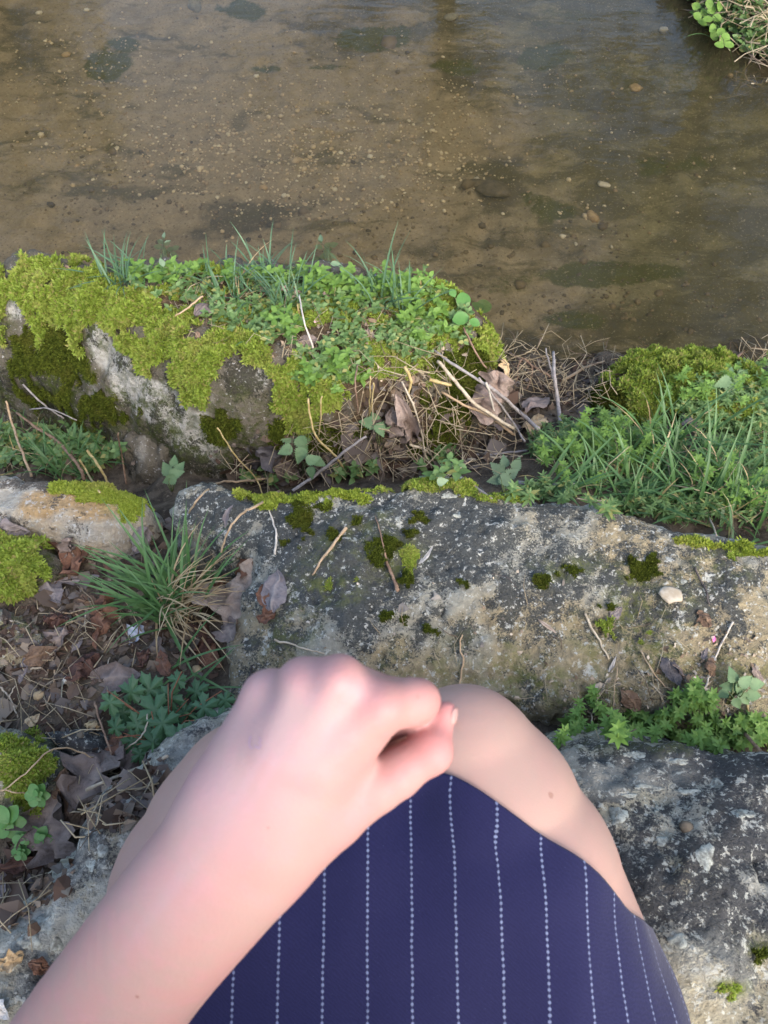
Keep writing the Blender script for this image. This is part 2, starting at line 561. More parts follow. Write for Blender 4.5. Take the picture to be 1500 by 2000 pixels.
seat = rock('boulder', 'dark grey lichen spotted boulder that the person sits on', 'boulder',
    [(-150, 1990, .60), (-30, 1830, .60), (72, 1725, .60), (185, 1605, .60), (285, 1490, .59), (350, 1425, .58), (430, 1398, .57), (520, 1440, .53), (560, 1600, .50), (740, 1660, .50), (900, 1590, .50),
     (1010, 1490, .55), (1090, 1466, .56), (1200, 1458, .57), (1320, 1455, .57), (1420, 1468, .57), (1500, 1490, .57), (1700, 1560, .57)],
    [(1330, 1760, .70), (1250, 1640, .675), (1450, 1640, .68), (1300, 1540, .64), (1450, 1950, .70), (60, 1950, .65), (190, 1800, .645), (330, 1620, .63)],
    0.30, 0.07, M['seat_stone'], res=0.0055, seed=1, slope=3.2, rough=(0.013, 0.005, 0.002),
    world_rim=[(.66, -.1, .55), (.62, -.45, .55), (.3, -.75, .5), (-.3, -.75, .5), (-.62, -.4, .5)],
    world_tops=[(0, -.3, .70), (.3, -.3, .72), (-.3, -.3, .69), (0, -.05, .62)],
    masks={'dark': [(1330, 1500, 260, 70, 1), (1400, 1600, 200, 120, .8), (1330, 1750, 160, 120, .7), (400, 1460, 90, 70, .6), (1450, 1800, 90, 90, .8), (210, 1680, 120, 110, .75), (60, 1900, 100, 80, .5)],
           'green': [(1300, 1440, 300, 25, .5), (1420, 1930, 30, 14, 1), (1480, 1850, 30, 25, .6)],
           'palem': [(150, 1800, 190, 130, 1), (300, 1600, 90, 90, .9), (60, 1930, 120, 80, .6), (400, 1470, 60, 30, .6), (1360, 1900, 80, 60, .6), (1200, 1520, 120, 30, .5)],
           'tanm': [(1400, 1960, 200, 90, .8), (1380, 1700, 60, 40, .4), (180, 1790, 90, 110, .35)]})
slab = rock('stone_slab', 'long weathered grey stone slab in the middle with moss along its far edge', 'rock',
    [(345, 1010, .40), (375, 968, .42), (430, 956, .43), (500, 975, .44), (560, 968, .44), (700, 958, .45), (850, 948, .45), (900, 948, .45), (960, 972, .44), (1020, 972, .44), (1100, 976, .44), (1200, 996, .44),
     (1270, 1024, .43), (1330, 1052, .43), (1420, 1066, .43), (1500, 1078, .43), (1720, 1110, .42), (1740, 1430, .39), (1500, 1415, .39), (1300, 1398, .39), (1090, 1395, .39), (930, 1430, .37),
     (700, 1440, .36), (560, 1430, .36), (452, 1392, .36), (440, 1300, .38), (455, 1220, .39), (490, 1120, .41), (440, 1095, .41), (350, 1060, .39)],
    [(560, 1080, .465), (800, 1080, .475), (1000, 1100, .475), (1250, 1150, .465), (1450, 1200, .46), (620, 1250, .455), (900, 1250, .455), (1200, 1300, .43), (1450, 1330, .42), (560, 1350, .41)],
    0.20, 0.028, M['limestone'], res=0.0048, seed=2, slope=3.0, rough=(0.010, 0.005, 0.0022),
    masks={'dark': [(700, 1090, 230, 130, 1), (560, 1040, 120, 110, .9), (900, 1040, 200, 90, .75), (1050, 1080, 130, 110, .6), (1330, 1130, 180, 80, .6), (820, 1220, 170, 60, .5), (1130, 1230, 120, 60, .4), (430, 990, 80, 40, .9)],
           'green': [(760, 1090, 60, 50, .7), (640, 1080, 40, 60, .5), (640, 1150, 60, 25, .7), (1060, 1330, 70, 50, .8), (1230, 1180, 50, 60, .8), (1270, 1270, 60, 60, .7), (1300, 1180, 60, 40, .5), (600, 1200, 30, 60, .5), (1100, 1110, 80, 25, .6), (900, 1260, 80, 40, .3), (1170, 1280, 60, 70, .6), (1000, 1330, 120, 60, .7), (1120, 1360, 120, 40, .7), (860, 1310, 80, 40, .5), (1400, 1330, 100, 50, .6), (560, 1220, 40, 80, .6), (720, 1050, 60, 50, .5), (1400, 1120, 60, 40, .5)],
           'tanm': [(1230, 1060, 60, 60, .9), (1430, 1260, 190, 130, 1.1), (1150, 1310, 220, 100, 1.0), (800, 1330, 200, 60, .7), (500, 1290, 70, 90, .6), (1340, 1200, 100, 60, .5)]})
boul = rock('boulder', 'big moss covered boulder at the edge of the stream with a pale streaked front', 'boulder',
    [(-70, 570, .24), (0, 562, .27), (45, 528, .30), (80, 524, .31), (140, 540, .31), (250, 545, .32), (450, 540, .32), (650, 542, .31), (800, 556, .29), (880, 585, .27), (935, 630, .25), (968, 690, .22), (985, 735, .19), (955, 790, .17), (890, 850, .15),
     (790, 900, .14), (670, 925, .14), (560, 925, .14), (470, 935, .14), (390, 950, .13), (320, 925, .14), (262, 880, .15), (150, 812, .16), (50, 755, .16), (-40, 690, .17), (-90, 620, .2)],
    [(-30, 610, .33), (-90, 640, .30), (60, 570, .385), (170, 630, .395), (235, 680, .385), (330, 735, .375), (420, 765, .365), (520, 790, .355), (640, 810, .32), (300, 600, .41), (500, 640, .40), (700, 640, .38), (850, 630, .34), (760, 760, .32), (860, 760, .28)],
    0.02, 0.09, M['boulder_stone'], res=0.0065, seed=3, slope=2.6, rough=(0.016, 0.006, 0.002),
    masks={'soil': [(640, 625, 210, 62, 1.2), (440, 585, 170, 36, 1.1), (790, 640, 150, 90, 1.1), (760, 800, 130, 70, .9), (690, 740, 60, 40, 1)], 'dark': [(60, 740, 110, 90, .6), (180, 830, 120, 60, .6), (350, 900, 120, 60, .5), (480, 745, 50, 35, .5)],
           'green': [(100, 640, 140, 110, .9), (160, 790, 170, 80, 1), (60, 700, 110, 90, 1), (300, 860, 120, 60, .8), (480, 830, 120, 60, .7), (480, 860, 150, 60, .9), (640, 870, 120, 50, 1), (300, 830, 60, 60, .5), (840, 860, 80, 60, 1), (330, 700, 60, 60, .5)],
           'tanm': [(205, 690, 30, 60, 1.7, 20), (240, 740, 30, 70, 1.7, 30), (310, 790, 34, 80, 1.6, 45), (385, 845, 44, 60, 1.6, 30), (35, 620, 18, 36, 1.6, 35), (60, 665, 14, 24, 1.5, 35), (190, 780, 20, 60, 1.1, 10), (490, 745, 44, 30, 1.0), (100, 700, 12, 30, 1.0, 30)]})
rmoss = rock('rock', 'rounded rock under bright moss by the water at right', 'rock',
    [(1165, 770, .09), (1205, 730, .08), (1240, 718, .08), (1300, 712, .08), (1400, 714, .08), (1450, 728, .08), (1560, 720, .1), (1640, 800, .1), (1520, 860, .15), (1380, 850, .15), (1280, 830, .14), (1190, 815, .11)],
    [(1290, 745, .18), (1400, 752, .18), (1480, 790, .17), (1280, 800, .17)], 0.0, 0.06, M['boulder_stone'], res=0.008, seed=4, masks={'green': [(1300, 760, 200, 120, 1)]})
lpale = rock('rock', 'pale ochre stained rock at the left edge with a strip of moss on top', 'rock',
    [(-120, 935, .36), (0, 936, .375), (60, 940, .385), (150, 948, .39), (240, 968, .38), (292, 1000, .365), (282, 1040, .36), (225, 1062, .365), (130, 1056, .375), (60, 1050, .375), (0, 1050, .375), (-120, 1060, .36)],
    [(-60, 990, .43), (60, 985, .43), (180, 1000, .42)], 0.2, 0.028, M['pale_stone'], res=0.006, seed=5,
    masks={'tanm': [(100, 980, 50, 20, .8), (190, 995, 60, 20, .6)], 'dark': [(20, 1030, 40, 20, .8), (130, 945, 150, 10, .8)], 'green': [(240, 980, 50, 30, .6)]})
lmoss = rock('rock', 'low stone wrapped in thick bright green moss at the left edge', 'rock',
    [(-120, 1050, .36), (0, 1046, .37), (80, 1048, .37), (116, 1080, .37), (116, 1130, .36), (60, 1162, .36), (0, 1168, .36), (-120, 1170, .36)],
    [(30, 1100, .41), (-60, 1100, .41)], 0.25, 0.03, M['boulder_stone'], res=0.006, seed=6, masks={'green': [(30, 1100, 150, 90, 1)]})
lgrey = rock('rock', 'half buried dusty grey stone among dead leaves at the left edge', 'rock',
    [(-120, 1200, .36), (20, 1196, .37), (80, 1215, .37), (118, 1260, .37), (100, 1310, .36), (40, 1325, .36), (-120, 1330, .36)],
    [(20, 1255, .405), (-60, 1260, .41)], 0.25, 0.03, M['limestone'], res=0.006, seed=7, masks={'green': [(20, 1240, 50, 30, .7)], 'tanm': [(30, 1260, 80, 60, .6)]})
llow = rock('rock', 'rounded lichen grey rock with yellow moss at the lower left edge', 'rock',
    [(-120, 1432, .41), (0, 1426, .42), (60, 1440, .43), (122, 1470, .42), (135, 1525, .40), (95, 1585, .39), (40, 1602, .39), (-120, 1610, .39)],
    [(10, 1505, .485), (-60, 1510, .49), (80, 1500, .46)], 0.25, 0.05, M['limestone'], res=0.006, seed=8, masks={'dark': [(110, 1480, 60, 40, 1)], 'green': [(60, 1520, 80, 60, .6)]})
lbar = rock('rock', 'dark narrow stone wedged beside the yellow mossed rock at lower left', 'rock',
    [(80, 1430, .40), (120, 1420, .41), (180, 1440, .41), (190, 1475, .40), (150, 1490, .39), (110, 1465, .39)], [(140, 1450, .445)], 0.28, 0.025, M['seat_stone'], res=0.006, seed=9, masks={'dark': [(140, 1450, 90, 60, 1)]})
knob = rock('rock', 'crumbly brown stone knob below the front of the mossy boulder', 'rock',
    [(250, 862, .17), (300, 838, .18), (345, 845, .18), (362, 890, .17), (345, 935, .14), (290, 945, .14), (256, 910, .15)], [(310, 880, .245)], 0.05, 0.04, M['boulder_stone'], res=0.006, seed=10, rough=(0.02, 0.01, 0.003), masks={'tanm': [(275, 880, 20, 40, .8)]})
rgrey = rock('rock', 'small dark stone showing through the green weeds at right', 'rock',
    [(1325, 830, .15), (1370, 818, .15), (1405, 830, .15), (1405, 862, .14), (1360, 868, .14)], [(1365, 842, .20)], 0.08, 0.02, M['seat_stone'], res=0.006, seed=12, masks={'dark': [(1365, 840, 60, 40, 1)]})

BVH = BVHTree.FromPolygons(np.concatenate(SOLID_V).tolist(), [f for a in SOLID_F for f in a.tolist()])
def hit(px, py):
    """point and normal of the built surface behind a pixel of the photograph"""
    r = Vector(ray(px, py)).normalized()
    p, n, i, d = BVH.ray_cast(Vector(C0), r)
    if p is None:
        p, n = Vector(W(px, py, 0.0)), Vector((0, 0, 1))
    if n.z < 0: n = -n
    return np.array(p), np.array(n)
def down(x, y):
    p, n, i, d = BVH.ray_cast(Vector((x, y, 3.0)), Vector((0, 0, -1)))
    return np.array(p), np.array(n)
# ------------------------------------------------------------------ the person: one continuous skin surface
def skin_mat():
    t = NT('skin')
    g = t.coord()
    n1 = t.noise(38, 4, 0.55)
    n2 = t.noise(420, 3, 0.6)
    n3 = t.noise(95, 4, 0.6)
    base = t.mix(t.ramp(n1, 0.35, 0.68), (0.365, 0.235, 0.205), (0.40, 0.222, 0.202))
    base = t.mix(t.math('MULTIPLY', t.ramp(n3, 0.48, 0.68), 0.35), base, (0.43, 0.225, 0.225))
    base = t.mix(t.math('MULTIPLY', t.attr('rosy'), 0.55), base, (0.54, 0.20, 0.185))
    base = t.mix(t.math('MULTIPLY', t.math('MULTIPLY', t.attr('vein'), t.ramp(n1, 0.3, 0.6)), 0.13), base, (0.36, 0.31, 0.38))
    base = t.mix(t.math('MULTIPLY', t.attr('leg'), 0.75), base, t.mix(n1, (0.345, 0.235, 0.190), (0.385, 0.245, 0.200)))
    for (p, r, c, s) in MOLES:
        d = t.n('ShaderNodeVectorMath', operation='DISTANCE')
        t.lk(g, d.inputs[0])
        d.inputs[1].default_value = tuple(p)
        base = t.mix(t.math('MULTIPLY', t.ramp(t.math('ADD', d.outputs['Value'], t.math('MULTIPLY', t.math('SUBTRACT', n2, 0.5), r * 0.8)), r, r * 0.45), s), base, c)
    vo = t.n('ShaderNodeTexVoronoi', feature='DISTANCE_TO_EDGE')
    vo.inputs['Scale'].default_value = 620
    t.lk(g, vo.inputs['Vector'])
    t.bump(t.math('ADD', t.math('ADD', n2, t.math('MULTIPLY', n3, 1.2)), t.math('MULTIPLY', t.ramp(vo.outputs['Distance'], 0.0, 0.12), 0.25)), 0.16, 0.0012)
    base = t.mix(t.math('MULTIPLY', t.ramp(n2, 0.55, 0.8), 0.18), base, (0.40, 0.20, 0.19))
    base = t.mix(t.math('MULTIPLY', t.attr('lilac'), 0.3), base, (0.44, 0.33, 0.38))  # cool skylight tint on hand and forearm, painted into the skin colour
    t.b.inputs['Subsurface Weight'].default_value = 0.10
    t.b.inputs['Subsurface Radius'].default_value = (1.0, 0.35, 0.2)
    t.b.inputs['Subsurface Scale'].default_value = 0.006
    return t.fin(base, 0.55, 0.22)

class SDF:
    def __init__(self, ax, ay, az):
        self.ax = [ax, ay, az]
        self.D = np.ones((len(ax), len(ay), len(az)), np.float32)
    def cap(self, a, ra, b, rb, k=0.006, flat=None):
        """tapered capsule a-b, blended in with radius k; flat=(unit normal, factor) squashes it along the normal"""
        a, b = np.asarray(a, float), np.asarray(b, float)
        m = max(ra, rb) + k * 2 + 0.012
        lo, hi = np.minimum(a, b) - m, np.maximum(a, b) + m
        s = [slice(max(0, np.searchsorted(x, l) - 1), np.searchsorted(x, h) + 1) for x, l, h in zip(self.ax, lo, hi)]
        X = self.ax[0][s[0]][:, None, None]
        Y = self.ax[1][s[1]][None, :, None]
        Z = self.ax[2][s[2]][None, None, :]
        if X.size == 0 or Y.size == 0 or Z.size == 0: return
        px, py, pz = X - a[0], Y - a[1], Z - a[2]
        ba = b - a
        L = ba @ ba + 1e-12
        h = np.clip((px * ba[0] + py * ba[1] + pz * ba[2]) / L, 0, 1)
        dx, dy, dz = px - ba[0] * h, py - ba[1] * h, pz - ba[2] * h
        if flat is not None:
            n, f = flat
            dn = dx * n[0] + dy * n[1] + dz * n[2]
            dx, dy, dz = dx + n[0] * dn * (f - 1), dy + n[1] * dn * (f - 1), dz + n[2] * dn * (f - 1)
        d = (np.sqrt(dx * dx + dy * dy + dz * dz) - (ra + (rb - ra) * h)).astype(np.float32)
        if flat is not None: d = d / max(1.0, flat[1]) ** 0.5
        o = self.D[tuple(s)]
        hh = np.clip(0.5 + 0.5 * (o - d) / k, 0, 1)
        self.D[tuple(s)] = o * (1 - hh) + d * hh - k * hh * (1 - hh)
    def chain(self, pts, k=0.006, flat=None, kj=0.002):
        """a limb: its capsules are joined tightly with each other, then the whole is blended in with radius k"""
        keep = self.D
        self.D = np.ones_like(keep)
        for (a, ra), (b, rb) in zip(pts[:-1], pts[1:]):
            self.cap(a, ra, b, rb, kj, flat)
        o, d = keep, self.D
        hh = np.clip(0.5 + 0.5 * (o - d) / k, 0, 1)
        self.D = o * (1 - hh) + d * hh - k * hh * (1 - hh)
    def mesh(self, relax=2):
        """naive surface nets on the stretched grid"""
        D = self.D
        n = np.array(D.shape)
        S = D < 0
        c = [S[i:n[0] - 1 + i, j:n[1] - 1 + j, k:n[2] - 1 + k] for i in (0, 1) for j in (0, 1) for k in (0, 1)]
        anyc, allc = c[0].copy(), c[0].copy()
        for q in c[1:]:
            anyc |= q
            allc &= q
        idx = np.argwhere(anyc & ~allc)
        ids = np.full(tuple(n - 1), -1, np.int64)
        ids[idx[:, 0], idx[:, 1], idx[:, 2]] = np.arange(len(idx))
        offs = np.array([(i, j, k) for i in (0, 1) for j in (0, 1) for k in (0, 1)])
        vals = np.stack([D[idx[:, 0] + o[0], idx[:, 1] + o[1], idx[:, 2] + o[2]] for o in offs], 1)
        acc = np.zeros((len(idx), 3))
        cnt = np.zeros(len(idx))
        for a in range(8):
            for b in range(a + 1, 8):
                if abs(offs[a] - offs[b]).sum() != 1: continue
                va, vb = vals[:, a], vals[:, b]
                m = (va < 0) != (vb < 0)
                t = va / np.where(m, va - vb, 1)
                acc[m] += (offs[a][None] + (offs[b] - offs[a])[None] * t[:, None])[m]
                cnt[m] += 1
        f = acc / cnt[:, None]
        V = np.stack([self.ax[d][idx[:, d]] + f[:, d] * (self.ax[d][idx[:, d] + 1] - self.ax[d][idx[:, d]]) for d in range(3)], 1)
        faces = []
        for d in range(3):
            e = [slice(None)] * 3
            e2 = [slice(None)] * 3
            e[d], e2[d] = slice(0, -1), slice(1, None)
            ch = S[tuple(e)] != S[tuple(e2)]
            pos = np.argwhere(ch)
            u, v = (d + 1) % 3, (d + 2) % 3
            ok = (pos[:, u] > 0) & (pos[:, v] > 0) & (pos[:, u] < n[u] - 1) & (pos[:, v] < n[v] - 1)
            pos = pos[ok]
            q = []
            for du, dv in ((-1, -1), (0, -1), (0, 0), (-1, 0)):
                pp = pos.copy()
                pp[:, u] += du
                pp[:, v] += dv
                q.append(ids[pp[:, 0], pp[:, 1], pp[:, 2]])
            q = np.stack(q, 1)
            inside = S[pos[:, 0], pos[:, 1], pos[:, 2]]
            q[~inside] = q[~inside][:, ::-1]
            faces.append(q[(q >= 0).all(1)])
        F = np.concatenate(faces)
        E = np.concatenate([F[:, [0, 1]], F[:, [1, 2]], F[:, [2, 3]], F[:, [3, 0]]])
        for _ in range(relax):
            s = np.zeros_like(V)
            cn = np.bincount(E[:, 0], minlength=len(V)) + np.bincount(E[:, 1], minlength=len(V))
            for a in range(3):
                s[:, a] = np.bincount(E[:, 0], V[E[:, 1], a], len(V)) + np.bincount(E[:, 1], V[E[:, 0], a], len(V))
            V = V * 0.5 + 0.5 * s / np.maximum(cn, 1)[:, None]
        return V, F

def px_r(r, d):
    return r * d / 1500.0

def pt(px, py, d, r):
    """joint given by its place in the view, its distance and its radius in pixels at that distance"""
    return (P(px, py, d), px_r(r, d))

sx = axis([(-0.34, -0.125, .006), (-0.125, 0.045, .0014), (0.045, 0.30, .005)])
sy = axis([(-0.50, -0.06, .008), (-0.06, 0.015, .004), (0.015, 0.135, .0014), (0.135, 0.36, .006)])
sz = axis([(0.30, 0.76, .008), (0.76, 1.08, .004), (1.08, 1.23, .0014), (1.23, 1.42, .008)])
B = SDF(sx, sy, sz)
# legs
KR, KL = P(912, 1507, .60), P(488, 1572, .60)
HR, HL = np.array([.115, -.31, .805]), np.array([-.115, -.31, .805])
RT = [(KR, .060), (P(938, 1590, .600), .079), (P(975, 1715, .598), .093), (P(1035, 2000, .595), .114), (HR, .112)]
LT = [(KL, .060), (P(468, 1645, .60), .076), (P(440, 1745, .60), .088), (P(440, 2000, .60), .110), (HL, .112)]
B.chain(RT, .02)
B.chain(LT, .02)
B.cap(P(905, 1440, .588), .034, P(925, 1560, .588), .034, .03)          # kneecaps
B.cap(P(480, 1520, .588), .034, P(480, 1620, .588), .034, .03)
AR, AL = np.array([.085, .205, .50]), np.array([-.10, .195, .50])
B.chain([(KR, .052), (KR * .62 + AR * .38 + np.array([0, -.012, 0]), .050), (AR, .034)], .02)
B.chain([(KL, .052), (KL * .62 + AL * .38 + np.array([0, -.012, 0]), .050), (AL, .034)], .02)
for Aa, s in ((AR, 1), (AL, -1)):
    B.cap(Aa + np.array([0, -.03, -.055]), .030, Aa + np.array([s * .02, .085, -.075]), .026, .02)
# trunk
B.cap((0, -.33, .84), .125, (0, -.36, 1.06), .115, .06)
B.cap((-.04, -.36, 1.06), .115, (.04, -.36, 1.22), .10, .06)
B.cap((-.15, -.37, 1.27), .055, (.15, -.37, 1.27), .055, .06)
B.cap((0, -.37, 1.25), .06, (0, -.355, 1.40), .052, .04)
# left arm: silhouette pairs left / right edge of the forearm in the view
ST = [((352, 1575), (640, 1665), .330), ((318, 1628), (598, 1700), .331), ((240, 1722), (540, 1768), .342), ((140, 1848), (458, 1860), .368), ((24, 1998), (356, 2000), .402), ((-120, 2200), (262, 2190), .445)]
sta = []
for (l, r, d) in ST:
    l, r = np.array(l, float), np.array(r, float)
    sta.append((l, r, d))
ax2 = np.array([-.56, .83])
arm = []
for (l, r, d) in sta:
    c = (l + r) / 2
    hw = abs((r - l) @ np.array([.83, .56])) / 2
    arm.append(pt(c[0], c[1], d + .006, hw))
arm = [lerp for a, b in zip(arm[:-1], arm[1:]) for lerp in [(a[0] * (1 - q) + b[0] * q, a[1] * (1 - q) + b[1] * q) for q in (0, .25, .5, .75)]] + [arm[-1]]
for _ in range(3):
    arm = [arm[0]] + [(arm[i - 1][0] * .25 + arm[i][0] * .5 + arm[i + 1][0] * .25, arm[i - 1][1] * .25 + arm[i][1] * .5 + arm[i + 1][1] * .25) for i in range(1, len(arm) - 1)] + [arm[-1]]
B.chain(arm, .012, flat=(A * .94 + np.array([.28, 0, .2]) * .3, 1.28), kj=.004)
EL = P(70, 2200, .455)
B.chain([(EL, .042), (np.array([-.255, -.21, .98]), .046), (np.array([-.19, -.365, 1.25]), .054)], .03)
# back of the hand: metacarpals
B.chain([pt(430, 1590, .338, 62), pt(470, 1470, .338, 52), pt(517, 1362, .338, 40)], .012)
B.chain([pt(470, 1600, .330, 68), pt(520, 1470, .328, 58), pt(588, 1336, .324, 41)], .012)
B.chain([pt(510, 1610, .326, 70), pt(580, 1470, .322, 62), pt(662, 1331, .315, 43)], .012)
B.chain([pt(550, 1620, .326, 70), pt(640, 1500, .322, 62), pt(748, 1382, .318, 45)], .012)
B.chain([pt(480, 1600, .345, 85), pt(590, 1450, .343, 85), pt(650, 1390, .345, 60)], .02)
# thumb
B.chain([pt(540, 1640, .334, 74), pt(650, 1580, .333, 66), pt(735, 1535, .331, 52)], .010)
B.chain([pt(735, 1533, .331, 53), pt(775, 1511, .331, 48), pt(834, 1468, .334, 42), pt(849, 1430, .338, 32), pt(871, 1392, .340, 23)], .0015)
B.cap(*pt(846, 1464, .331, 36), *pt(846, 1468, .331, 36), .006)
B.chain([pt(620, 1560, .345, 70), pt(690, 1490, .356, 52)], .018)
B.chain([pt(680, 1470, .362, 72), pt(800, 1440, .362, 54)], .004)  # filler inside the fist, added to keep light out of the slit
# fingers curled into a loose fist
B.chain([pt(520, 1360, .338, 39), pt(556, 1372, .368, 34), pt(610, 1410, .380, 28), pt(640, 1440, .372, 25)], .003)
B.chain([pt(588, 1336, .325, 40), pt(650, 1345, .358, 37), pt(690, 1392, .376, 31), pt(660, 1430, .374, 27)], .003)
B.chain([pt(664, 1331, .316, 42), pt(735, 1352, .332, 36), pt(795, 1362, .350, 36), pt(795, 1400, .374, 34), pt(745, 1430, .388, 32)], .003)
B.chain([pt(748, 1382, .318, 45), pt(790, 1374, .321, 42), pt(813, 1371, .327, 38), pt(806, 1394, .341, 36), pt(764, 1412, .350, 32)], .002)
# knuckle heads and faint tendons under the skin
for a, b, c in ((pt(530, 1470, .3125, 8), pt(556, 1410, .3120, 8), pt(582, 1345, .3100, 11)), (pt(575, 1480, .3090, 8), pt(620, 1410, .3065, 9), pt(660, 1335, .3015, 12)), (pt(630, 1490, .3090, 8), pt(690, 1435, .3070, 9), pt(746, 1385, .3040, 12))):
    B.chain([a, b, c], .016)
for q in (pt(664, 1322, .3115, 24), pt(752, 1374, .3120, 26), pt(588, 1326, .3195, 22), pt(518, 1352, .3325, 20), pt(822, 1366, .3210, 24)):
    B.cap(q[0], q[1], q[0] + np.array([0, 0, .0005]), q[1], .012)
# flesh between the metacarpals
for a, b in ((pt(455, 1540, .334, 54), pt(546, 1372, .333, 38)), (pt(500, 1540, .328, 58), pt(622, 1362, .322, 40)), (pt(560, 1560, .326, 58), pt(700, 1380, .321, 41))):
    B.chain([a, b], .014)
BV, BF = B.mesh(2)
spx, spy = topx(BV)
dcam = (BV - C0) @ A
handm = dcam < .42
rosy = blobs(spx, spy, [(755, 1360, 60, 40, .55), (662, 1310, 45, 35, .55), (585, 1318, 35, 30, .4), (830, 1370, 60, 50, .75), (875, 1400, 40, 60, 1.1), (840, 1470, 70, 60, .95), (770, 1510, 60, 50, .6), (700, 1480, 100, 60, .3), (560, 1650, 200, 90, .25)], 0, 1.2) * handm
vein = blobs(spx, spy, [(560, 1450, 9, 130, 1, -30), (480, 1530, 9, 110, 1, -32), (640, 1430, 8, 90, .8, -30), (350, 1720, 12, 150, .8, -38), (470, 1400, 8, 80, .7, -25)], 0, 1.2) * handm
BODY = BVHTree.FromPolygons(BV.tolist(), BF.tolist())
def bhit(px, py):
    r = Vector(ray(px, py)).normalized()
    p, n, i, d = BODY.ray_cast(Vector(C0), r)
    return (np.array(p), np.array(n)) if p is not None else (P(px, py, .33), -A)
MOLES = []
for (x, y, r, c, s) in [(1076, 1553, .0030, (.22, .11, .08), .6), (268, 1947, .0012, (.22, .10, .08), .9), (524, 1617, .0009, (.33, .16, .14), .8), (816, 1361, .0012, (.42, .19, .16), .6), (672, 1530, .001, (.45, .2, .2), .5), (625, 1516, .001, (.45, .2, .2), .4)]:
    MOLES.append((bhit(x, y)[0], r, c, s))
M['skin'] = skin_mat()
person = tag(link('person', mesh_np('person', BV, BF, M['skin'], attrs={'leg': np.clip((dcam - .45) / .04, 0, 1), 'rosy': rosy, 'vein': vein, 'lilac': blobs(spx, spy, [(520, 1420, 110, 150, 1, -30), (420, 1540, 90, 140, .9, -30), (690, 1345, 40, 30, .7), (330, 1700, 70, 160, .6, -38)], 0, 1.5) * handm})),
             'person in navy pinstripe skirt seated on boulder, loose fist above bare knees', 'person')

# thumbnail and a faint ink mark on the back of the hand
def patch(name, px, py, rx, ry, ang, mat, lift=.0006, n=14):
    """small plate laid on the skin, its rim sunk into it"""
    ca, sa = math.cos(ang), math.sin(ang)
    V, F = [], []
    for ring, rr in enumerate((0, .55, .85, 1.0)):
        for k in range(n if ring else 1):
            a = k / n * 2 * math.pi
            u, v = rx * rr * math.cos(a), ry * rr * math.sin(a)
            p, nn = bhit(px + u * ca - v * sa, py + u * sa + v * ca)
            V.append(p + nn * (lift if ring < 3 else -lift * .6))
    for k in range(n):
        k2 = (k + 1) % n
        F.append((0, 1 + k, 1 + k2))
    q = [(1 + r * n + k, 1 + (r + 1) * n + k, 1 + (r + 1) * n + (k + 1) % n, 1 + r * n + (k + 1) % n) for r in (0, 1) for k in range(n)]
    return link(name, mesh_np(name, V, [np.array(F), np.array(q)], mat), person)
def nail_mat():
    t = NT('fingernail')
    return t.fin((0.42, 0.245, 0.22), 0.4, 0.3)
patch('thumbnail', 886, 1398, 6, 19, math.radians(8), nail_mat(), .0007)

def ribbon(pts, width, lift=.0003):
    V, F = [], []
    for i, (x, y) in enumerate(pts):
        a = np.array(pts[max(0, i - 1)], float)
        b = np.array(pts[min(len(pts) - 1, i + 1)], float)
        t = (b - a) / (np.linalg.norm(b - a) + 1e-9)
        for s in (-1, 1):
            p, n = bhit(x - t[1] * s * width, y + t[0] * s * width)
            V.append(p + n * lift)
    for i in range(len(pts) - 1):
        F.append((2 * i, 2 * i + 1, 2 * i + 3, 2 * i + 2))
    return V, F
IV, IF = [], []
for pts in ([(491, 1438), (488, 1448), (489, 1459)], [(489, 1459), (495, 1462)], [(507, 1440), (511, 1446), (507, 1451), (512, 1456), (505, 1461)], [(498, 1456), (503, 1460), (509, 1462)]):
    v, f = ribbon(pts, 1.0)
    IF += [tuple(i + len(IV) for i in q) for q in f]
    IV += v
ink = NT('faded_ink').fin((0.40, 0.27, 0.36), 0.6, 0.2)
link('ink_mark', mesh_np('ink_mark', IV, np.array(IF), ink), person)

# skirt: cloth stretched over both thighs, from the slanting hem to the waist
def lerp_chain(ch, s):
    L = [0]
    for (a, _), (b, _) in zip(ch[:-1], ch[1:]):
        L.append(L[-1] + np.linalg.norm(b - a))
    s = s * L[-1]
    if s < 0:
        return ch[0][0] + (ch[0][0] - ch[1][0]) / L[1] * -s, ch[0][1]
    i = min(max(np.searchsorted(L, s) - 1, 0), len(ch) - 2)
    t = (s - L[i]) / (L[i + 1] - L[i])
    return ch[i][0] * (1 - t) + ch[i + 1][0] * t, ch[i][1] * (1 - t) + ch[i + 1][1] * t
NS, NTT = 150, 90
grid = np.zeros((NTT + 1, NS + 1, 3))
arc = np.zeros((NTT + 1, NS + 1))
def section(s, off=.005):
    cl, rl = lerp_chain(LT, s)
    cr, rr = lerp_chain(RT, s)
    rl, rr = rl + off, rr + off
    up = np.array([0, -.42, .907])
    pts = []
    for a in np.linspace(205, 92, 46):
        a = math.radians(a)
        pts.append(cl + np.array([1.0, 0, 0]) * rl * math.cos(a) + up * rl * math.sin(a))
    l_end = pts[-1]
    rpts = []
    for a in np.linspace(88, -25, 46):
        a = math.radians(a)
        rpts.append(cr + np.array([1.0, 0, 0]) * rr * math.cos(a) + up * rr * math.sin(a))
    for t in np.linspace(0, 1, 26)[1:-1]:
        p = l_end * (1 - t) + rpts[0] * t
        sag = 4 * t * (1 - t)
        pts.append(p - up * .010 * sag * (1 - s) )
    return np.array(pts + rpts)
SEC = np.array([section(s) for s in np.linspace(-.10, 1, NTT + 1)])
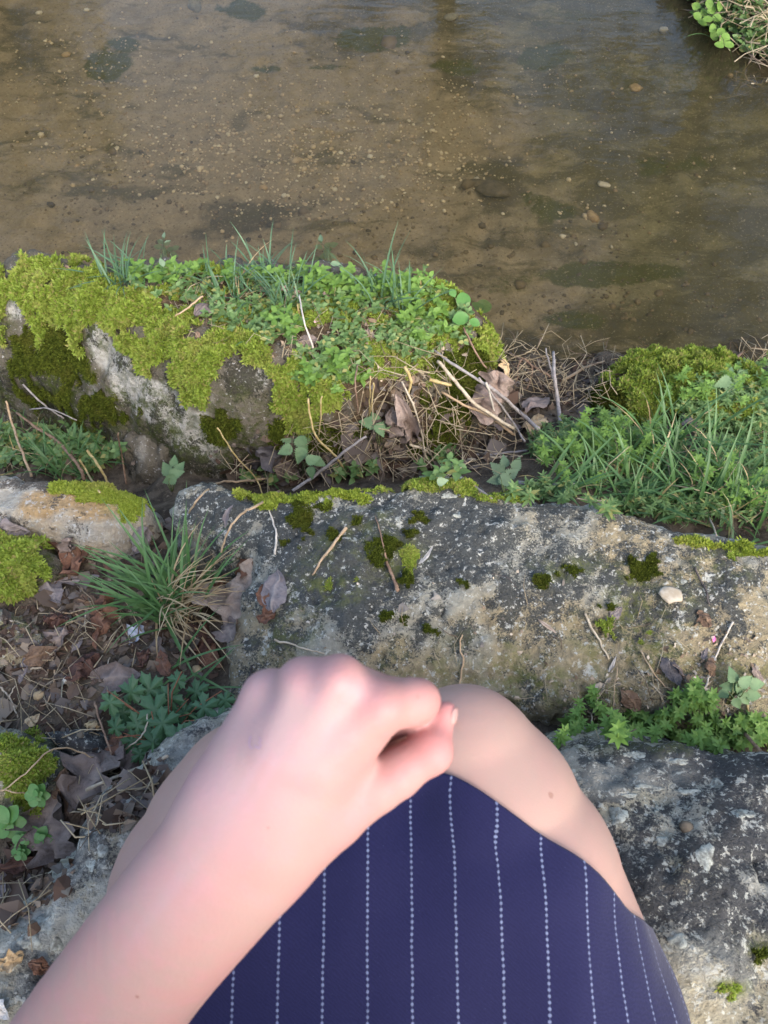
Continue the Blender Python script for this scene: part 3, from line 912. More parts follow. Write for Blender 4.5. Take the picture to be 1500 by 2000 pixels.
# hem: where along the thighs the cloth starts, found from the hem line in the view
hem_x = [-400, 180, 330, 500, 700, 820, 868, 900, 985, 1063, 1135, 1205, 1262, 1300, 1322, 1500]
hem_y = [2200, 1960, 1840, 1700, 1572, 1520, 1497, 1520, 1582, 1637, 1692, 1757, 1822, 1880, 1940, 2100]
nsec = SEC.shape[1]
t0 = np.zeros(nsec)
for j in range(nsec):
    qx, qy = topx(SEC[:, j])
    below = qy >= np.interp(qx, hem_x, hem_y)
    k = np.argmax(below) if below.any() else NTT
    if k > 0:
        g0 = qy[k - 1] - np.interp(qx[k - 1], hem_x, hem_y)
        g1 = qy[k] - np.interp(qx[k], hem_x, hem_y)
        t0[j] = (k - 1 + g0 / (g0 - g1 + 1e-9)) / NTT
hid = 22                                   # the parts tucked under the thighs simply continue the hem
t0[-hid:] = np.minimum(np.linspace(t0[-hid - 1], t0[-hid - 1] + .12, hid), .6)
t0[:hid] = np.minimum(np.linspace(t0[hid] + .12, t0[hid], hid), .6)
k5 = np.ones(5) / 5
t0 = np.convolve(np.pad(t0, 2, 'edge'), k5, 'valid') * .5 + t0 * .5
SV, SA, SB = [], [], []
us = np.linspace(0, 1, NTT + 1)
for j in range(nsec):
    tt = t0[j] + (1 - t0[j]) * us ** 1.15
    f = tt * NTT
    i = np.clip(f.astype(int), 0, NTT - 1)
    fr = (f - i)[:, None]
    SV.append(SEC[i, j] * (1 - fr) + SEC[i + 1, j] * fr)
SV = np.array(SV)                                          # (section, row, 3)
# arc length across (stripe coordinate) and along (bead coordinate)
mid_j = int(np.argmin(np.abs(SV[:, -30, 0])))
ac = np.r_[np.zeros((1, NTT + 1)), np.cumsum(np.linalg.norm(np.diff(SV, axis=0)[:, :, [0, 2]], axis=2), 0)]
ua = ac - ac[mid_j][None]
# the cloth pulls slightly wider towards the knees' middle: stripes run straight along the lap
xs_ = SV[:, :, 0]
flat_w = np.clip((np.abs(xs_ - 0.02) - 0.10) / 0.08, 0, 1)
al = SV[:, :, 1] * -1.12
SVf = SV.reshape(-1, 3).copy()
for it in range(3):                        # keep the cloth just clear of the skin, then ease it
    for i in range(len(SVf)):
        q, n, fi, dd = BODY.find_nearest(Vector(SVf[i]), 0.06)
        if q is not None:
            sgn = (Vector(SVf[i]) - q).dot(n)
            if sgn < .0035:
                SVf[i] = np.array(q + n * .0035)
    if it < 2:
        G = SVf.reshape(nsec, NTT + 1, 3)
        G2 = G.copy()
        G2[1:-1, 1:-1] = (G[:-2, 1:-1] + G[2:, 1:-1] + G[1:-1, :-2] + G[1:-1, 2:]) / 4
        G2[1:-1, 0] = (G[:-2, 0] + G[2:, 0] + 2 * G[1:-1, 0]) / 4
        SVf = G2.reshape(-1, 3).copy()
wr = fbm(SVf * np.array([1, .35, 1]), 9, 3, 77) * .0042 + fbm(SVf * np.array([1, 1.0, 1]) @ np.array([[.8, .6, 0], [-.6 * .25, .8 * .25, 0], [0, 0, .3]]), 26, 2, 79) * .0022 + fbm(SVf, 60, 2, 78) * .0004
nrm = vnormals(SVf, grid_faces(nsec, NTT + 1))
if nrm[(nsec // 2) * (NTT + 1) + 40][2] < 0: nrm = -nrm
SVf = SVf + nrm * wr[:, None]
def cloth_mat():
    t = NT('navy_pinstripe_cloth')
    u = t.n('ShaderNodeAttribute', attribute_name='stripe').outputs['Fac']
    v = t.n('ShaderNodeAttribute', attribute_name='along').outputs['Fac']
    wob = t.math('MULTIPLY', t.math('SUBTRACT', t.noise(55, 2), 0.5), 0.05)
    fu = t.math('ABSOLUTE', t.math('SUBTRACT', t.math('FRACT', t.math('ADD', u, wob)), 0.5))      # 0 at the stripe
    fv = t.math('ABSOLUTE', t.math('SUBTRACT', t.math('FRACT', v), 0.5))
    bead = t.ramp(fv, 0.38, 0.12)
    wid = t.math('ADD', 0.008, t.math('MULTIPLY', bead, 0.022))
    line = t.ramp(t.math('SUBTRACT', wid, fu), -0.006, 0.010)
    vary = t.ramp(t.noise(300, 2), 0.25, 0.6)
    amt = t.math('MULTIPLY', line, t.math('MULTIPLY', t.math('ADD', 0.30, t.math('MULTIPLY', bead, 0.55)), t.math('ADD', 0.6, t.math('MULTIPLY', vary, 0.4))))
    w = t.n('ShaderNodeTexWave', wave_type='BANDS', bands_direction='DIAGONAL')
    w.inputs['Scale'].default_value = 190
    w.inputs['Distortion'].default_value = 7
    w.inputs['Detail'].default_value = 3
    t.lk(t.coord(), w.inputs['Vector'])
    nz = t.noise(520, 3, 0.7)
    tw = t.math('ADD', t.math('MULTIPLY', w.outputs['Fac'], 0.28), t.math('MULTIPLY', nz, 0.72))
    base = t.mix(tw, (0.0058, 0.0062, 0.031), (0.0145, 0.0148, 0.061))
    base = t.mix(t.math('MULTIPLY', t.ramp(t.noise(1300, 1), 0.74, 0.80), 0.4), base, (0.10, 0.11, 0.18))
    col = t.mix(amt, base, (0.19, 0.22, 0.34))
    t.bump(t.math('ADD', tw, line), 0.3, 0.001)
    t.b.inputs['Sheen Weight'].default_value = 0.12
    return t.fin(col, 0.85, 0.15)
M['cloth'] = cloth_mat()
# one stripe every 29.5 mm of cloth across
stripe_u = (xs_ * (1 - flat_w) + 0) .copy()
# measured across the middle of the lap, carried along each thread so that every stripe is one thread of the cloth
ref = NTT // 2
thread = np.zeros_like(ua)
for r in range(NTT + 1):
    thread[:, r] = ac[:, r] - np.interp(0.0187, xs_[:, r], ac[:, r])
stripe = thread / 0.0297 + 0.5
skirt = link('skirt', mesh_np('skirt', SVf, grid_faces(nsec, NTT + 1), M['cloth'], attrs={'stripe': stripe.ravel(), 'along': (al / 0.0040).ravel()}), person)
so = skirt.modifiers.new('thickness', 'SOLIDIFY')
so.thickness = 0.0022
so.offset = 1
# plain top over the trunk
T = SDF(axis([(-.26, .26, .008)]), axis([(-.56, -.12, .008)]), axis([(.74, 1.40, .008)]))
T.cap((0, -.33, .86), .134, (0, -.36, 1.06), .124, .06)
T.cap((-.04, -.36, 1.06), .124, (.04, -.36, 1.22), .108, .06)
T.cap((-.15, -.37, 1.27), .064, (.15, -.37, 1.27), .064, .06)
TV, TF = T.mesh(2)
link('top', mesh_np('top', TV, TF, simple_mat('navy_knit', (0.012, 0.013, 0.05), (0.02, 0.022, 0.07), 200)), person)
for Aa, s in ((AR, 1), (AL, -1)):
    S_ = SDF(axis([(Aa[0] - .08, Aa[0] + .08, .005)]), axis([(Aa[1] - .12, Aa[1] + .16, .005)]), axis([(Aa[2] - .13, Aa[2] + .03, .005)]))
    S_.cap(Aa + np.array([0, -.035, -.06]), .036, Aa + np.array([s * .02, .085, -.08]), .034, .02)
    S_.cap(Aa + np.array([0, -.015, -.055]), .040, Aa + np.array([0, -.005, -.03]), .041, .02)
    v, f = S_.mesh(2)
    link('shoe', mesh_np('shoe', v, f, simple_mat('black_leather', (0.015, 0.015, 0.015), (0.03, 0.03, 0.03), 80, 0.4, 0.5)), person)
# ------------------------------------------------------------------ green things: builders
M['moss'] = leaf_mat('bright_moss', (0.175, 0.245, 0.028), (0.32, 0.41, 0.08), 0.75, 0.3, 0.1, var=(0.30, 0.27, 0.09))
M['moss_bed'] = simple_mat('moss_cushion', (0.05, 0.07, 0.011), (0.14, 0.19, 0.03), 160, 0.95, 0.05, 0.9, 0.004)
M['moss_dark'] = leaf_mat('dark_moss', (0.035, 0.048, 0.006), (0.10, 0.125, 0.016), 0.8, 0.2, 0.1)
M['moss_dark_bed'] = simple_mat('dark_moss_cushion', (0.015, 0.016, 0.005), (0.05, 0.055, 0.01), 160, 0.95, 0.05, 0.9, 0.004)
M['moss_lime'] = leaf_mat('lime_moss', (0.23, 0.30, 0.03), (0.36, 0.42, 0.08), 0.75, 0.3, 0.1)
M['moss_lime_bed'] = simple_mat('lime_moss_cushion', (0.10, 0.115, 0.012), (0.22, 0.24, 0.03), 160, 0.95, 0.05, 0.9, 0.004)
M['grass'] = leaf_mat('grass_blade', (0.065, 0.15, 0.045), (0.13, 0.24, 0.085), 0.42, 0.3, 0.4, per='objrand')
M['grass_soup'] = leaf_mat('grass_sward', (0.065, 0.15, 0.040), (0.14, 0.25, 0.080), 0.42, 0.3, 0.4, var=(0.36, 0.28, 0.12))
M['grass_blue'] = leaf_mat('blue_grass_blade', (0.085, 0.17, 0.090), (0.14, 0.24, 0.13), 0.45, 0.3, 0.4, per='objrand')
M['straw'] = leaf_mat('dry_grass', (0.38, 0.26, 0.13), (0.52, 0.42, 0.26), 0.6, 0.15, 0.2, per='objrand')
M['straw_soup'] = leaf_mat('dry_stems', (0.30, 0.235, 0.14), (0.46, 0.39, 0.27), 0.7, 0.1, 0.2, var=(0.15, 0.11, 0.08))
M['herb'] = leaf_mat('herb_leaf', (0.095, 0.18, 0.05), (0.20, 0.30, 0.115), 0.5, 0.3, 0.3, var=(0.30, 0.30, 0.10))
M['herb_bright'] = leaf_mat('bright_herb_leaf', (0.13, 0.24, 0.040), (0.20, 0.33, 0.075), 0.5, 0.3, 0.3)
M['nettle'] = leaf_mat('nettle_leaf', (0.13, 0.22, 0.10), (0.19, 0.29, 0.145), 0.55, 0.25, 0.3, per='objrand')
M['parsley'] = leaf_mat('dark_parsley_leaf', (0.045, 0.115, 0.045), (0.095, 0.19, 0.085), 0.45, 0.2, 0.4, per='objrand')
M['cress'] = leaf_mat('cress_leaf', (0.11, 0.26, 0.06), (0.17, 0.33, 0.10), 0.4, 0.3, 0.4, per='objrand')
M['silver'] = leaf_mat('grey_green_leaf', (0.16, 0.24, 0.14), (0.23, 0.31, 0.19), 0.6, 0.25, 0.2, per='objrand')
M['stem'] = simple_mat('green_stem', (0.10, 0.15, 0.05), (0.16, 0.17, 0.08), 200, 0.7)
M['red_stem'] = simple_mat('reddish_stem', (0.20, 0.07, 0.04), (0.26, 0.12, 0.06), 200, 0.6)

def basis(x, n):
    x = np.asarray(x, float)
    n = np.asarray(n, float)
    x = x / (np.linalg.norm(x) + 1e-12)
    y = np.cross(n, x)
    if np.linalg.norm(y) < 1e-6: y = np.cross((.3, .9, .2), x)
    y = y / np.linalg.norm(y)
    z = np.cross(x, y)
    return np.stack([x, y, z], 1)

def mat4(loc, R, s=(1, 1, 1)):
    m = Matrix.Identity(4)
    for r in range(3):
        for c in range(3):
            m[r][c] = R[r, c] * s[c]
        m[r][3] = loc[r]
    return m

class Soup:
    def __init__(self):
        self.V, self.F, self.n = [], {}, 0
    def add(self, V, F):
        self.V.append(V)
        for f in (F if isinstance(F, list) else [F]):
            self.F.setdefault(f.shape[1], []).append(f + self.n)
        self.n += len(V)
    def build(self, name, mat, parent=None, smooth=True):
        return link(name, mesh_np(name, np.concatenate(self.V), [np.concatenate(v) for v in self.F.values()], mat, smooth), parent)

def strip_leaf(width, n=6, fold=0.15, curl=0.15, wave=0.0, seed=0):
    """a leaf of length 1 along +x: width(t) gives its half width; folded at the midrib, curled along its length"""
    r = np.random.default_rng(seed)
    V = []
    for i in range(n + 1):
        t = i / n
        w = width(t)
        z = -curl * t * t
        V += [(t, -w, z + fold * w + wave * r.normal() * .05), (t, 0, z), (t, w, z + fold * w + wave * r.normal() * .05)]
    V = np.array(V)
    F = []
    for i in range(n):
        a = 3 * i
        F += [(a, a + 3, a + 4, a + 1), (a + 1, a + 4, a + 5, a + 2)]
    return V, np.array(F)

def polar_leaf(r_of, n=28, dome=0.12, crumple=0.0, seed=0):
    """a palmate leaf: rim radius by angle, base at the origin, tip at x=1"""
    V = [(0.45, 0, 0)]
    g = np.random.default_rng(seed)
    rings = (0.5, 1.0)
    for rr in rings:
        for k in range(n):
            a = 2 * math.pi * k / n
            rad = r_of(a) * rr
            V.append((0.45 + rad * math.cos(a), rad * math.sin(a), -dome * rr * rr + crumple * g.normal() * rr + 0.03 * rr * math.cos(5 * a)))
    F3 = np.array([(0, 1 + k, 1 + (k + 1) % n) for k in range(n)])
    F4 = np.array([(1 + k, 1 + n + k, 1 + n + (k + 1) % n, 1 + (k + 1) % n) for k in range(n)])
    return np.array(V), [F3, F4]

oval = lambda t: 0.30 * math.sin(math.pi * min(1, t ** 0.8 * .97 + .015)) + .01
lance = lambda t: 0.16 * math.sin(math.pi * min(1, t ** 0.75 * .97 + .015)) + .005
roundw = lambda t: 0.42 * math.sin(math.pi * min(1, t * .96 + .02)) ** 0.6
def serr(t):
    return (0.36 * math.sin(math.pi * min(1, t ** 0.55 * .98 + .01)) + .01) * (1 + .16 * (1 if int(t * 16) % 2 else -1))
LEAF = {
    'oval': strip_leaf(oval, 5, .25, .15), 'lance': strip_leaf(lance, 4, .2, .25), 'round': strip_leaf(roundw, 6, .25, .10),
    'nettle': strip_leaf(serr, 16, .3, .22),
}
def palm(a):
    b = math.atan2(math.sin(a), math.cos(a))
    return (0.27 + 0.23 * abs(math.cos(2.5 * b)) ** .8 + .055 * math.cos(15 * b) + .02 * math.cos(30 * b)) * (1.05 - .08 * abs(b))
LEAF['palm'] = polar_leaf(palm, 60, .10, .006, 3)
def ivy(a):
    return 0.40 + 0.10 * math.cos(3 * a) + 0.04 * math.cos(9 * a)
LEAF['lobed'] = polar_leaf(ivy, 24, .12, .008, 4)
LEAF_ME = {}
def leaf_mesh(kind, mat):
    k = (kind, mat)
    if k not in LEAF_ME:
        LEAF_ME[k] = mesh_np(kind + '_leaf', LEAF[kind][0], LEAF[kind][1], M[mat])
    return LEAF_ME[k]

def tube_np(pts, radii, n=5):
    pts = np.asarray(pts, float)
    V, F = [], []
    m = len(pts)
    for i in range(m):
        t = pts[min(m - 1, i + 1)] - pts[max(0, i - 1)]
        R = basis(t, (0.31, 0.2, 0.93))
        for k in range(n):
            a = 2 * math.pi * k / n
            V.append(pts[i] + radii[i] * (R[:, 1] * math.cos(a) + R[:, 2] * math.sin(a)))
    for i in range(m - 1):
        for k in range(n):
            F.append((i * n + k, i * n + (k + 1) % n, (i + 1) * n + (k + 1) % n, (i + 1) * n + k))
    V += [pts[0], pts[-1]]
    c = [(len(V) - 2, (k + 1) % n, k) for k in range(n)] + [(len(V) - 1, (m - 1) * n + k, (m - 1) * n + (k + 1) % n) for k in range(n)]
    return np.array(V), [np.array(F), np.array(c)]

def blade_np(lean, bend, n=6, w=0.02):
    """grass blade of length 1 rising along z and bending over along x"""
    V, p, a = [], np.zeros(3), lean
    for i in range(n + 1):
        t = i / n
        ww = w * (1 - t ** 2.2) * (0.75 + .5 * min(1, t * 4)) + .0006
        nx = np.array([-math.cos(a), 0, math.sin(a)])
        V += [p + np.array([0, -ww, 0]) + nx * ww * .35, p, p + np.array([0, ww, 0]) + nx * ww * .35]
        p = p + np.array([math.sin(a), 0, math.cos(a)]) / n
        a += bend / n * (0.4 + 1.2 * t)
    F = []
    for i in range(n):
        q = 3 * i
        F += [(q, q + 3, q + 4, q + 1), (q + 1, q + 4, q + 5, q + 2)]
    return np.array(V), np.array(F)
BLADES = [blade_np(l, b, 6, w) for l, b, w in [(.1, .3, .018), (.25, .7, .016), (.45, .9, .018), (.6, .6, .015), (.75, 1.0, .017), (.9, .5, .016), (.3, 1.5, .014), (1.05, .5, .017)]]
BLADE_ME = {}
def blade_mesh(i, mat):
    if (i, mat) not in BLADE_ME:
        BLADE_ME[(i, mat)] = mesh_np('blade', BLADES[i][0], BLADES[i][1], M[mat])
    return BLADE_ME[(i, mat)]

def tuft(label, px, py, n, L, mat='grass', rad=.012, az=None, azs=3.2, dry=0, group=None, lean=(0, 7), ws=1.0, dry_az=None):
    """clump of grass: every blade its own part"""
    p, nn = hit(px, py)
    t = thing('grass_tuft', label, 'grass', p, group)
    for i in range(n + dry):
        isd = i >= n
        a = rng.uniform(-math.pi, math.pi) if az is None else rng.normal(az, azs)
        if isd and dry_az is not None: a = rng.normal(dry_az, .8)
        r = rad * math.sqrt(rng.random())
        th = rng.uniform(0, 6.28)
        b = down(p[0] + r * math.cos(th), p[1] + r * math.sin(th))[0] if rad > 0 else p
        if abs(b[2] - p[2]) > .06: b = p.copy()
        l = rng.uniform(*L) * (0.85 if isd else 1)
        k = int(rng.integers(lean[0], lean[1] + 1))
        o = link('dry_blade' if isd else 'blade', blade_mesh(6 if isd and rng.random() < .5 else k, 'straw' if isd else mat), t)
        R = np.array(Matrix.Rotation(a, 3, 'Z'))
        wsc = ws * rng.uniform(.7, 1.25) * 0.16
        o.matrix_basis = mat4(b - p - np.array([0, 0, .004]), R, (l, .135 * ws * rng.uniform(.65, 1.25) * (.6 if isd else 1), l))
    return t

def moss(rk, lst, thick=.012, dens=260000, L=.009, mat='moss', name='moss', seed=0, soft=.5, wob=.45, thr=.45, no=(), nsc=26):
    """moss carpet on a rock: a lumpy cushion that lifts off the stone, bristling with shoots"""
    V, F, N = rk['V'], rk['F'], rk['N']
    wb = fbm(V, nsc, 4, 50 + seed, .6) * wob
    m = blobs(rk['px'], rk['py'], lst, wb, soft)
    if no: m = m * (1 - np.clip(blobs(rk['px'], rk['py'], no, wb * .5, .6), 0, 1))
    keep = (m[F] > thr).all(1)
    if not keep.any(): return None
    Vc, Fc, mc, Nc = compact(V, F[keep], m, N)
    lump = fbm(Vc, 38, 3, 60 + seed) * .9 + .55
    e = np.clip((mc - thr) / .45, 0, 1) ** .7
    Vc = Vc + Nc * (thick * e * np.clip(lump, .15, 1.4) - .0015)[:, None]
    cush = link(name, mesh_np(name, Vc, Fc, M[mat + '_bed']), rk['o'])
    cush['kind'] = 'stuff'
    a, b, c, d = (Vc[Fc[:, i]] for i in range(4))
    area = np.linalg.norm(np.cross(c - a, d - b), axis=1) / 2
    n = int(area.sum() * dens)
    if n < 3: return cush
    r = np.random.default_rng(100 + seed)
    fe = mc[Fc].mean(1)
    wgt = area * np.clip((fe - thr) / .2 + .25, .1, 1)
    fi = r.choice(len(Fc), n, p=wgt / wgt.sum())
    u, v = r.random(n)[:, None], r.random(n)[:, None]
    p = (a[fi] * (1 - u) + b[fi] * u) * (1 - v) + (d[fi] * (1 - u) + c[fi] * u) * v
    Nf = Nc[Fc[fi]].mean(1)
    up = Nf + r.normal(0, .35, (n, 3)) + np.array([0, 0, .25])
    up /= np.linalg.norm(up, axis=1, keepdims=True)
    ln = L * r.uniform(.55, 1.35, n)
    VV = np.zeros((n, 10, 3))
    VV[:, 0] = p
    ref = np.cross(up, r.normal(0, 1, (n, 3)))
    ref /= np.linalg.norm(ref, axis=1, keepdims=True) + 1e-9
    oth = np.cross(up, ref)
    for k in range(3):
        ang = k * 2.094
        side = ref * math.cos(ang) + oth * math.sin(ang)
        perp = np.cross(up, side)
        tilt = r.uniform(.3, 1.25, n)[:, None]
        dr = up * np.cos(tilt) + side * np.sin(tilt)
        le = ln[:, None] * r.uniform(.6, 1.15, n)[:, None]
        VV[:, 1 + 3 * k] = p + dr * le * .5 + perp * le * .17
        VV[:, 2 + 3 * k] = p + dr * le - up * le * .12
        VV[:, 3 + 3 * k] = p + dr * le * .5 - perp * le * .16
    base = (np.arange(n) * 10)[:, None]
    FF = np.concatenate([base + np.array([[0, 1 + 3 * k, 2 + 3 * k, 3 + 3 * k]]) for k in range(3)])
    sh = link(name + '_shoots', mesh_np(name + '_shoots', VV.reshape(-1, 3), FF, M[mat], smooth=False), cush)
    sh['kind'] = 'stuff'
    return cush

# ------------------------------------------------------------------ moss on the rocks
moss(boul, [(70, 545, 90, 50), (150, 585, 150, 55), (60, 575, 80, 40), (110, 640, 70, 70), (170, 650, 60, 60), (250, 610, 110, 55), (330, 640, 110, 50), (270, 680, 62, 52), (420, 680, 110, 42), (380, 730, 58, 55), (385, 770, 45, 40),
            (480, 690, 70, 36), (590, 790, 75, 62), (560, 735, 60, 36), (640, 770, 40, 50), (20, 600, 40, 50), (20, 640, 30, 40), (860, 600, 50, 32), (945, 660, 40, 45), (830, 575, 40, 20), (430, 535, 70, 10), (270, 725, 40, 40)],
     .018, 360000, .0105, seed=1, soft=.7, wob=.75, thr=.62,
     no=[(185, 655, 20, 26), (205, 690, 27, 34), (235, 730, 30, 34), (272, 768, 32, 34), (315, 800, 36, 34), (362, 832, 42, 36), (405, 860, 44, 40), (478, 748, 46, 32), (490, 790, 30, 34), (32, 620, 18, 32), (62, 668, 16, 26), (120, 690, 26, 50), (440, 800, 30, 40)])
moss(boul, [(140, 720, 40, 60), (190, 800, 70, 40), (60, 690, 40, 60), (100, 770, 60, 30), (640, 860, 70, 40), (840, 870, 60, 50), (900, 720, 60, 60), (870, 790, 50, 50), (430, 830, 40, 40), (540, 850, 40, 40), (110, 690, 30, 60)],
     .007, 200000, .008, mat='moss_dark', name='dark_moss', seed=2, soft=.8, wob=.7)
moss(rmoss, [(1300, 750, 120, 75), (1390, 740, 80, 70), (1240, 800, 50, 40), (1440, 760, 50, 50)], .020, 340000, .0115, seed=3, soft=.7, wob=.7)
moss(rmoss, [(1190, 790, 60, 40), (1330, 840, 80, 30), (1430, 830, 60, 40)], .010, 220000, .009, mat='moss_dark', name='dark_moss', seed=31, soft=.8, wob=.5)
moss(lmoss, [(40, 1100, 95, 70), (-60, 1100, 90, 80)], .020, 420000, .0095, mat='moss', seed=4, soft=.7, wob=.8)
moss(lpale, [(150, 958, 60, 12), (210, 970, 60, 14), (262, 985, 36, 30), (245, 1000, 20, 20)], .007, 420000, .006, mat='moss_lime', seed=5, soft=.6, wob=.5)
moss(llow, [(30, 1500, 70, 60), (60, 1560, 50, 40), (10, 1470, 60, 30), (-60, 1520, 60, 60)], .010, 420000, .0065, seed=6, soft=.7, wob=.6)
moss(slab, [(480, 968, 30, 14), (540, 975, 50, 16), (600, 968, 60, 14), (660, 966, 50, 14), (520, 985, 30, 14), (640, 985, 14, 14), (711, 975, 16, 16)], .008, 420000, .0065, mat='moss_lime', name='lime_moss', seed=7, soft=.6, wob=.5)
moss(slab, [(740, 952, 70, 12), (830, 950, 60, 14), (880, 948, 50, 12), (910, 962, 30, 10), (960, 976, 40, 10), (1000, 975, 30, 10)], .008, 420000, .006, seed=8, soft=.6, wob=.4)
moss(slab, [(1350, 1056, 40, 9), (1420, 1068, 60, 9), (1490, 1080, 40, 10), (1560, 1090, 60, 12)], .008, 420000, .0065, mat='moss_lime', name='lime_moss', seed=9, soft=.6, wob=.4)
def cushion(rk, x, y, rx, ry, mat='moss_dark', seed=0, thick=.010):
    return moss(rk, [(x, y, rx, ry)], thick, 600000, .0042, mat=mat, name='moss_cushion', seed=seed, soft=1.0, wob=.95, thr=.42, nsc=75)
for i, (x, y, rx, ry, mt) in enumerate([(589, 1003, 30, 30, 'moss_dark'), (696, 1019, 15, 13, 'moss_dark'), (815, 1006, 20, 18, 'moss_dark'), (556, 1066, 22, 20, 'moss_dark'), (794, 1090, 19, 27, 'moss'), (738, 1085, 24, 26, 'moss_dark'), (760, 1065, 22, 16, 'moss_dark'),
        (795, 1133, 24, 14, 'moss_dark'), (1252, 1116, 36, 28, 'moss_dark'), (1060, 1140, 16, 18, 'moss_dark'), (1112, 1113, 34, 11, 'moss_dark'), (750, 1206, 14, 12, 'moss_dark'), (786, 1205, 14, 12, 'moss_dark'), (633, 990, 14, 10, 'moss_dark'), (653, 1048, 18, 14, 'moss_dark'),
        (696, 1132, 12, 10, 'moss'), (1183, 1186, 14, 8, 'moss_dark'), (640, 1146, 22, 10, 'moss'), (804, 1045, 16, 9, 'moss_dark'), (1436, 1080, 20, 12, 'moss'), (1258, 1250, 14, 14, 'moss'), (1178, 1225, 16, 30, 'moss'), (905, 1140, 16, 12, 'moss_dark'), (840, 1235, 20, 10, 'moss_dark')]):
    cushion(slab, x, y, rx, ry, mt, 200 + i)
cushion(seat, 1418, 1928, 26, 17, 'moss', 240)
cushion(seat, 1480, 1866, 18, 20, 'moss_dark', 241, .006)

# thin moss between the weeds on the boulder's top
moss(boul, [(560, 610, 120, 30), (470, 620, 80, 26), (690, 620, 100, 36), (800, 620, 80, 40), (880, 650, 50, 40), (700, 690, 70, 36), (620, 560, 120, 16), (400, 575, 90, 18), (820, 700, 70, 40)], .005, 240000, .008, name='thin_moss', seed=41, soft=1.2, wob=.9, thr=.5)

# ------------------------------------------------------------------ grasses
tuft('thick tuft of long green grass with dry blades between the leaf litter and the slab', 345, 1185, 84, (.08, .205), rad=.04, az=2.7, azs=1.15, dry=90, dry_az=-.2, lean=(1, 7), ws=1.05)
tuft('few single grass blades at the foot of the thick tuft by the slab', 330, 1345, 9, (.10, .17), rad=.04, az=-.6, azs=.8, lean=(3, 7))
TB = 'grass tufts on the far edge of the mossy boulder'
tuft('bluish grass tuft above the left part of the mossy boulder, leaning over the water', 245, 545, 48, (.05, .13), 'grass_blue', .04, None, group=TB, lean=(0, 7), ws=.75)
tuft('thin grass tuft with one yellow blade on the far edge of the boulder', 440, 560, 26, (.05, .13), 'grass_blue', .045, None, dry=4, group=TB, lean=(0, 6), ws=.75)
tuft('widest bluish grass tuft near the middle of the far edge of the boulder', 545, 572, 90, (.04, .12), 'grass_blue', .07, None, group=TB, lean=(0, 6), ws=.75)
tuft('tallest grass tuft on the boulder with a few long upright blades', 765, 595, 34, (.06, .18), 'grass_blue', .04, None, group=TB, lean=(0, 6), ws=.85)
tuft('short grass growing in the gap at the far left below the mossy boulder', 150, 905, 46, (.06, .15), 'grass', .07, None, dry=10, lean=(0, 6))
tuft('small green grass sprout in the shadowed gap below the boulder', 525, 930, 7, (.04, .09), 'grass', .015, None, lean=(0, 4))
TR = 'grass tufts on the bank right of the slab'
tuft('long leaning grass in the middle of the green bank at right', 1300, 930, 50, (.07, .20), 'grass', .09, 2.2, 1.3, group=TR, lean=(1, 6), ws=1.25, dry=8)
tuft('dense grass against the top edge of the slab at right', 1190, 960, 34, (.06, .15), 'grass', .07, 1.6, 1.0, group=TR, lean=(1, 6), ws=1.25)
tuft('grass spilling from the right edge over the slab moss', 1430, 985, 60, (.07, .20), 'grass', .10, 2.4, 1.2, group=TR, lean=(1, 7), ws=1.25, dry=6)
tuft('upright grass blades beside the bright moss at right', 1320, 880, 16, (.12, .26), 'grass', .06, None, group=TR, lean=(0, 3), ws=1.3)
tuft('flat lying grass blades next to the pale lying stick', 1090, 958, 10, (.08, .15), 'grass', .04, 0.4, .5, group=TR, lean=(3, 6), ws=1.2)
tuft('wisp of grass on the far bank at the upper right', 1425, 60, 14, (.12, .30), 'grass', .12, None, lean=(2, 7), ws=1.4)

def scatter(lst, n, seed, wob=.4):
    """points in the photo's pixels inside soft ellipses"""
    r = np.random.default_rng(seed)
    out = []
    wts = np.array([b[2] * b[3] * (b[4] if len(b) > 4 else 1) for b in lst])
    for _ in range(n):
        b = lst[r.choice(len(lst), p=wts / wts.sum())]
        a, q = r.uniform(0, 6.283), math.sqrt(r.random()) * (1 + wob * r.normal() * .3)
        out.append((b[0] + b[2] * q * math.cos(a), b[1] + b[3] * q * math.sin(a)))
    return out

def grass_soup(name, lst, n, L, seed, lean=(1, 7), az=None, mat='grass_soup', wsc=1.0):
    s = Soup()
    r = np.random.default_rng(seed)
    for (x, y) in scatter(lst, n, seed):
        p, nn = hit(x, y)
        if nn[2] < .25: continue
        V, F = BLADES[int(r.integers(lean[0], lean[1] + 1))]
        l = r.uniform(*L)
        a = r.uniform(0, 6.283) if az is None else r.normal(az, 1)
        R = np.array(Matrix.Rotation(a, 3, 'Z'))
        s.add((V * np.array([l, .12 * wsc * r.uniform(.6, 1.3), l])) @ R.T + p - np.array([0, 0, .003]), F)
    return tag(s.build(name, M[mat]), kind='stuff')
g1 = grass_soup('bank_grass', [(1300, 940, 220, 55), (1420, 980, 150, 55), (1180, 965, 110, 20), (1440, 880, 90, 60), (1560, 960, 120, 110)], 520, (.04, .11), 301, wsc=.9)
tag(g1, 'short green grass filling the bank right of the slab', 'grass')
g2 = grass_soup('boulder_grass', [(400, 560, 200, 16), (560, 560, 120, 20), (760, 590, 90, 30), (500, 620, 120, 40)], 170, (.02, .06), 302, lean=(0, 6))
tag(g2, 'fine short grass on top of the mossy boulder', 'grass')
g3 = grass_soup('gap_grass', [(120, 890, 130, 50), (40, 850, 60, 40)], 90, (.03, .09), 303)
tag(g3, 'sparse short grass in the gap at the far left', 'grass')

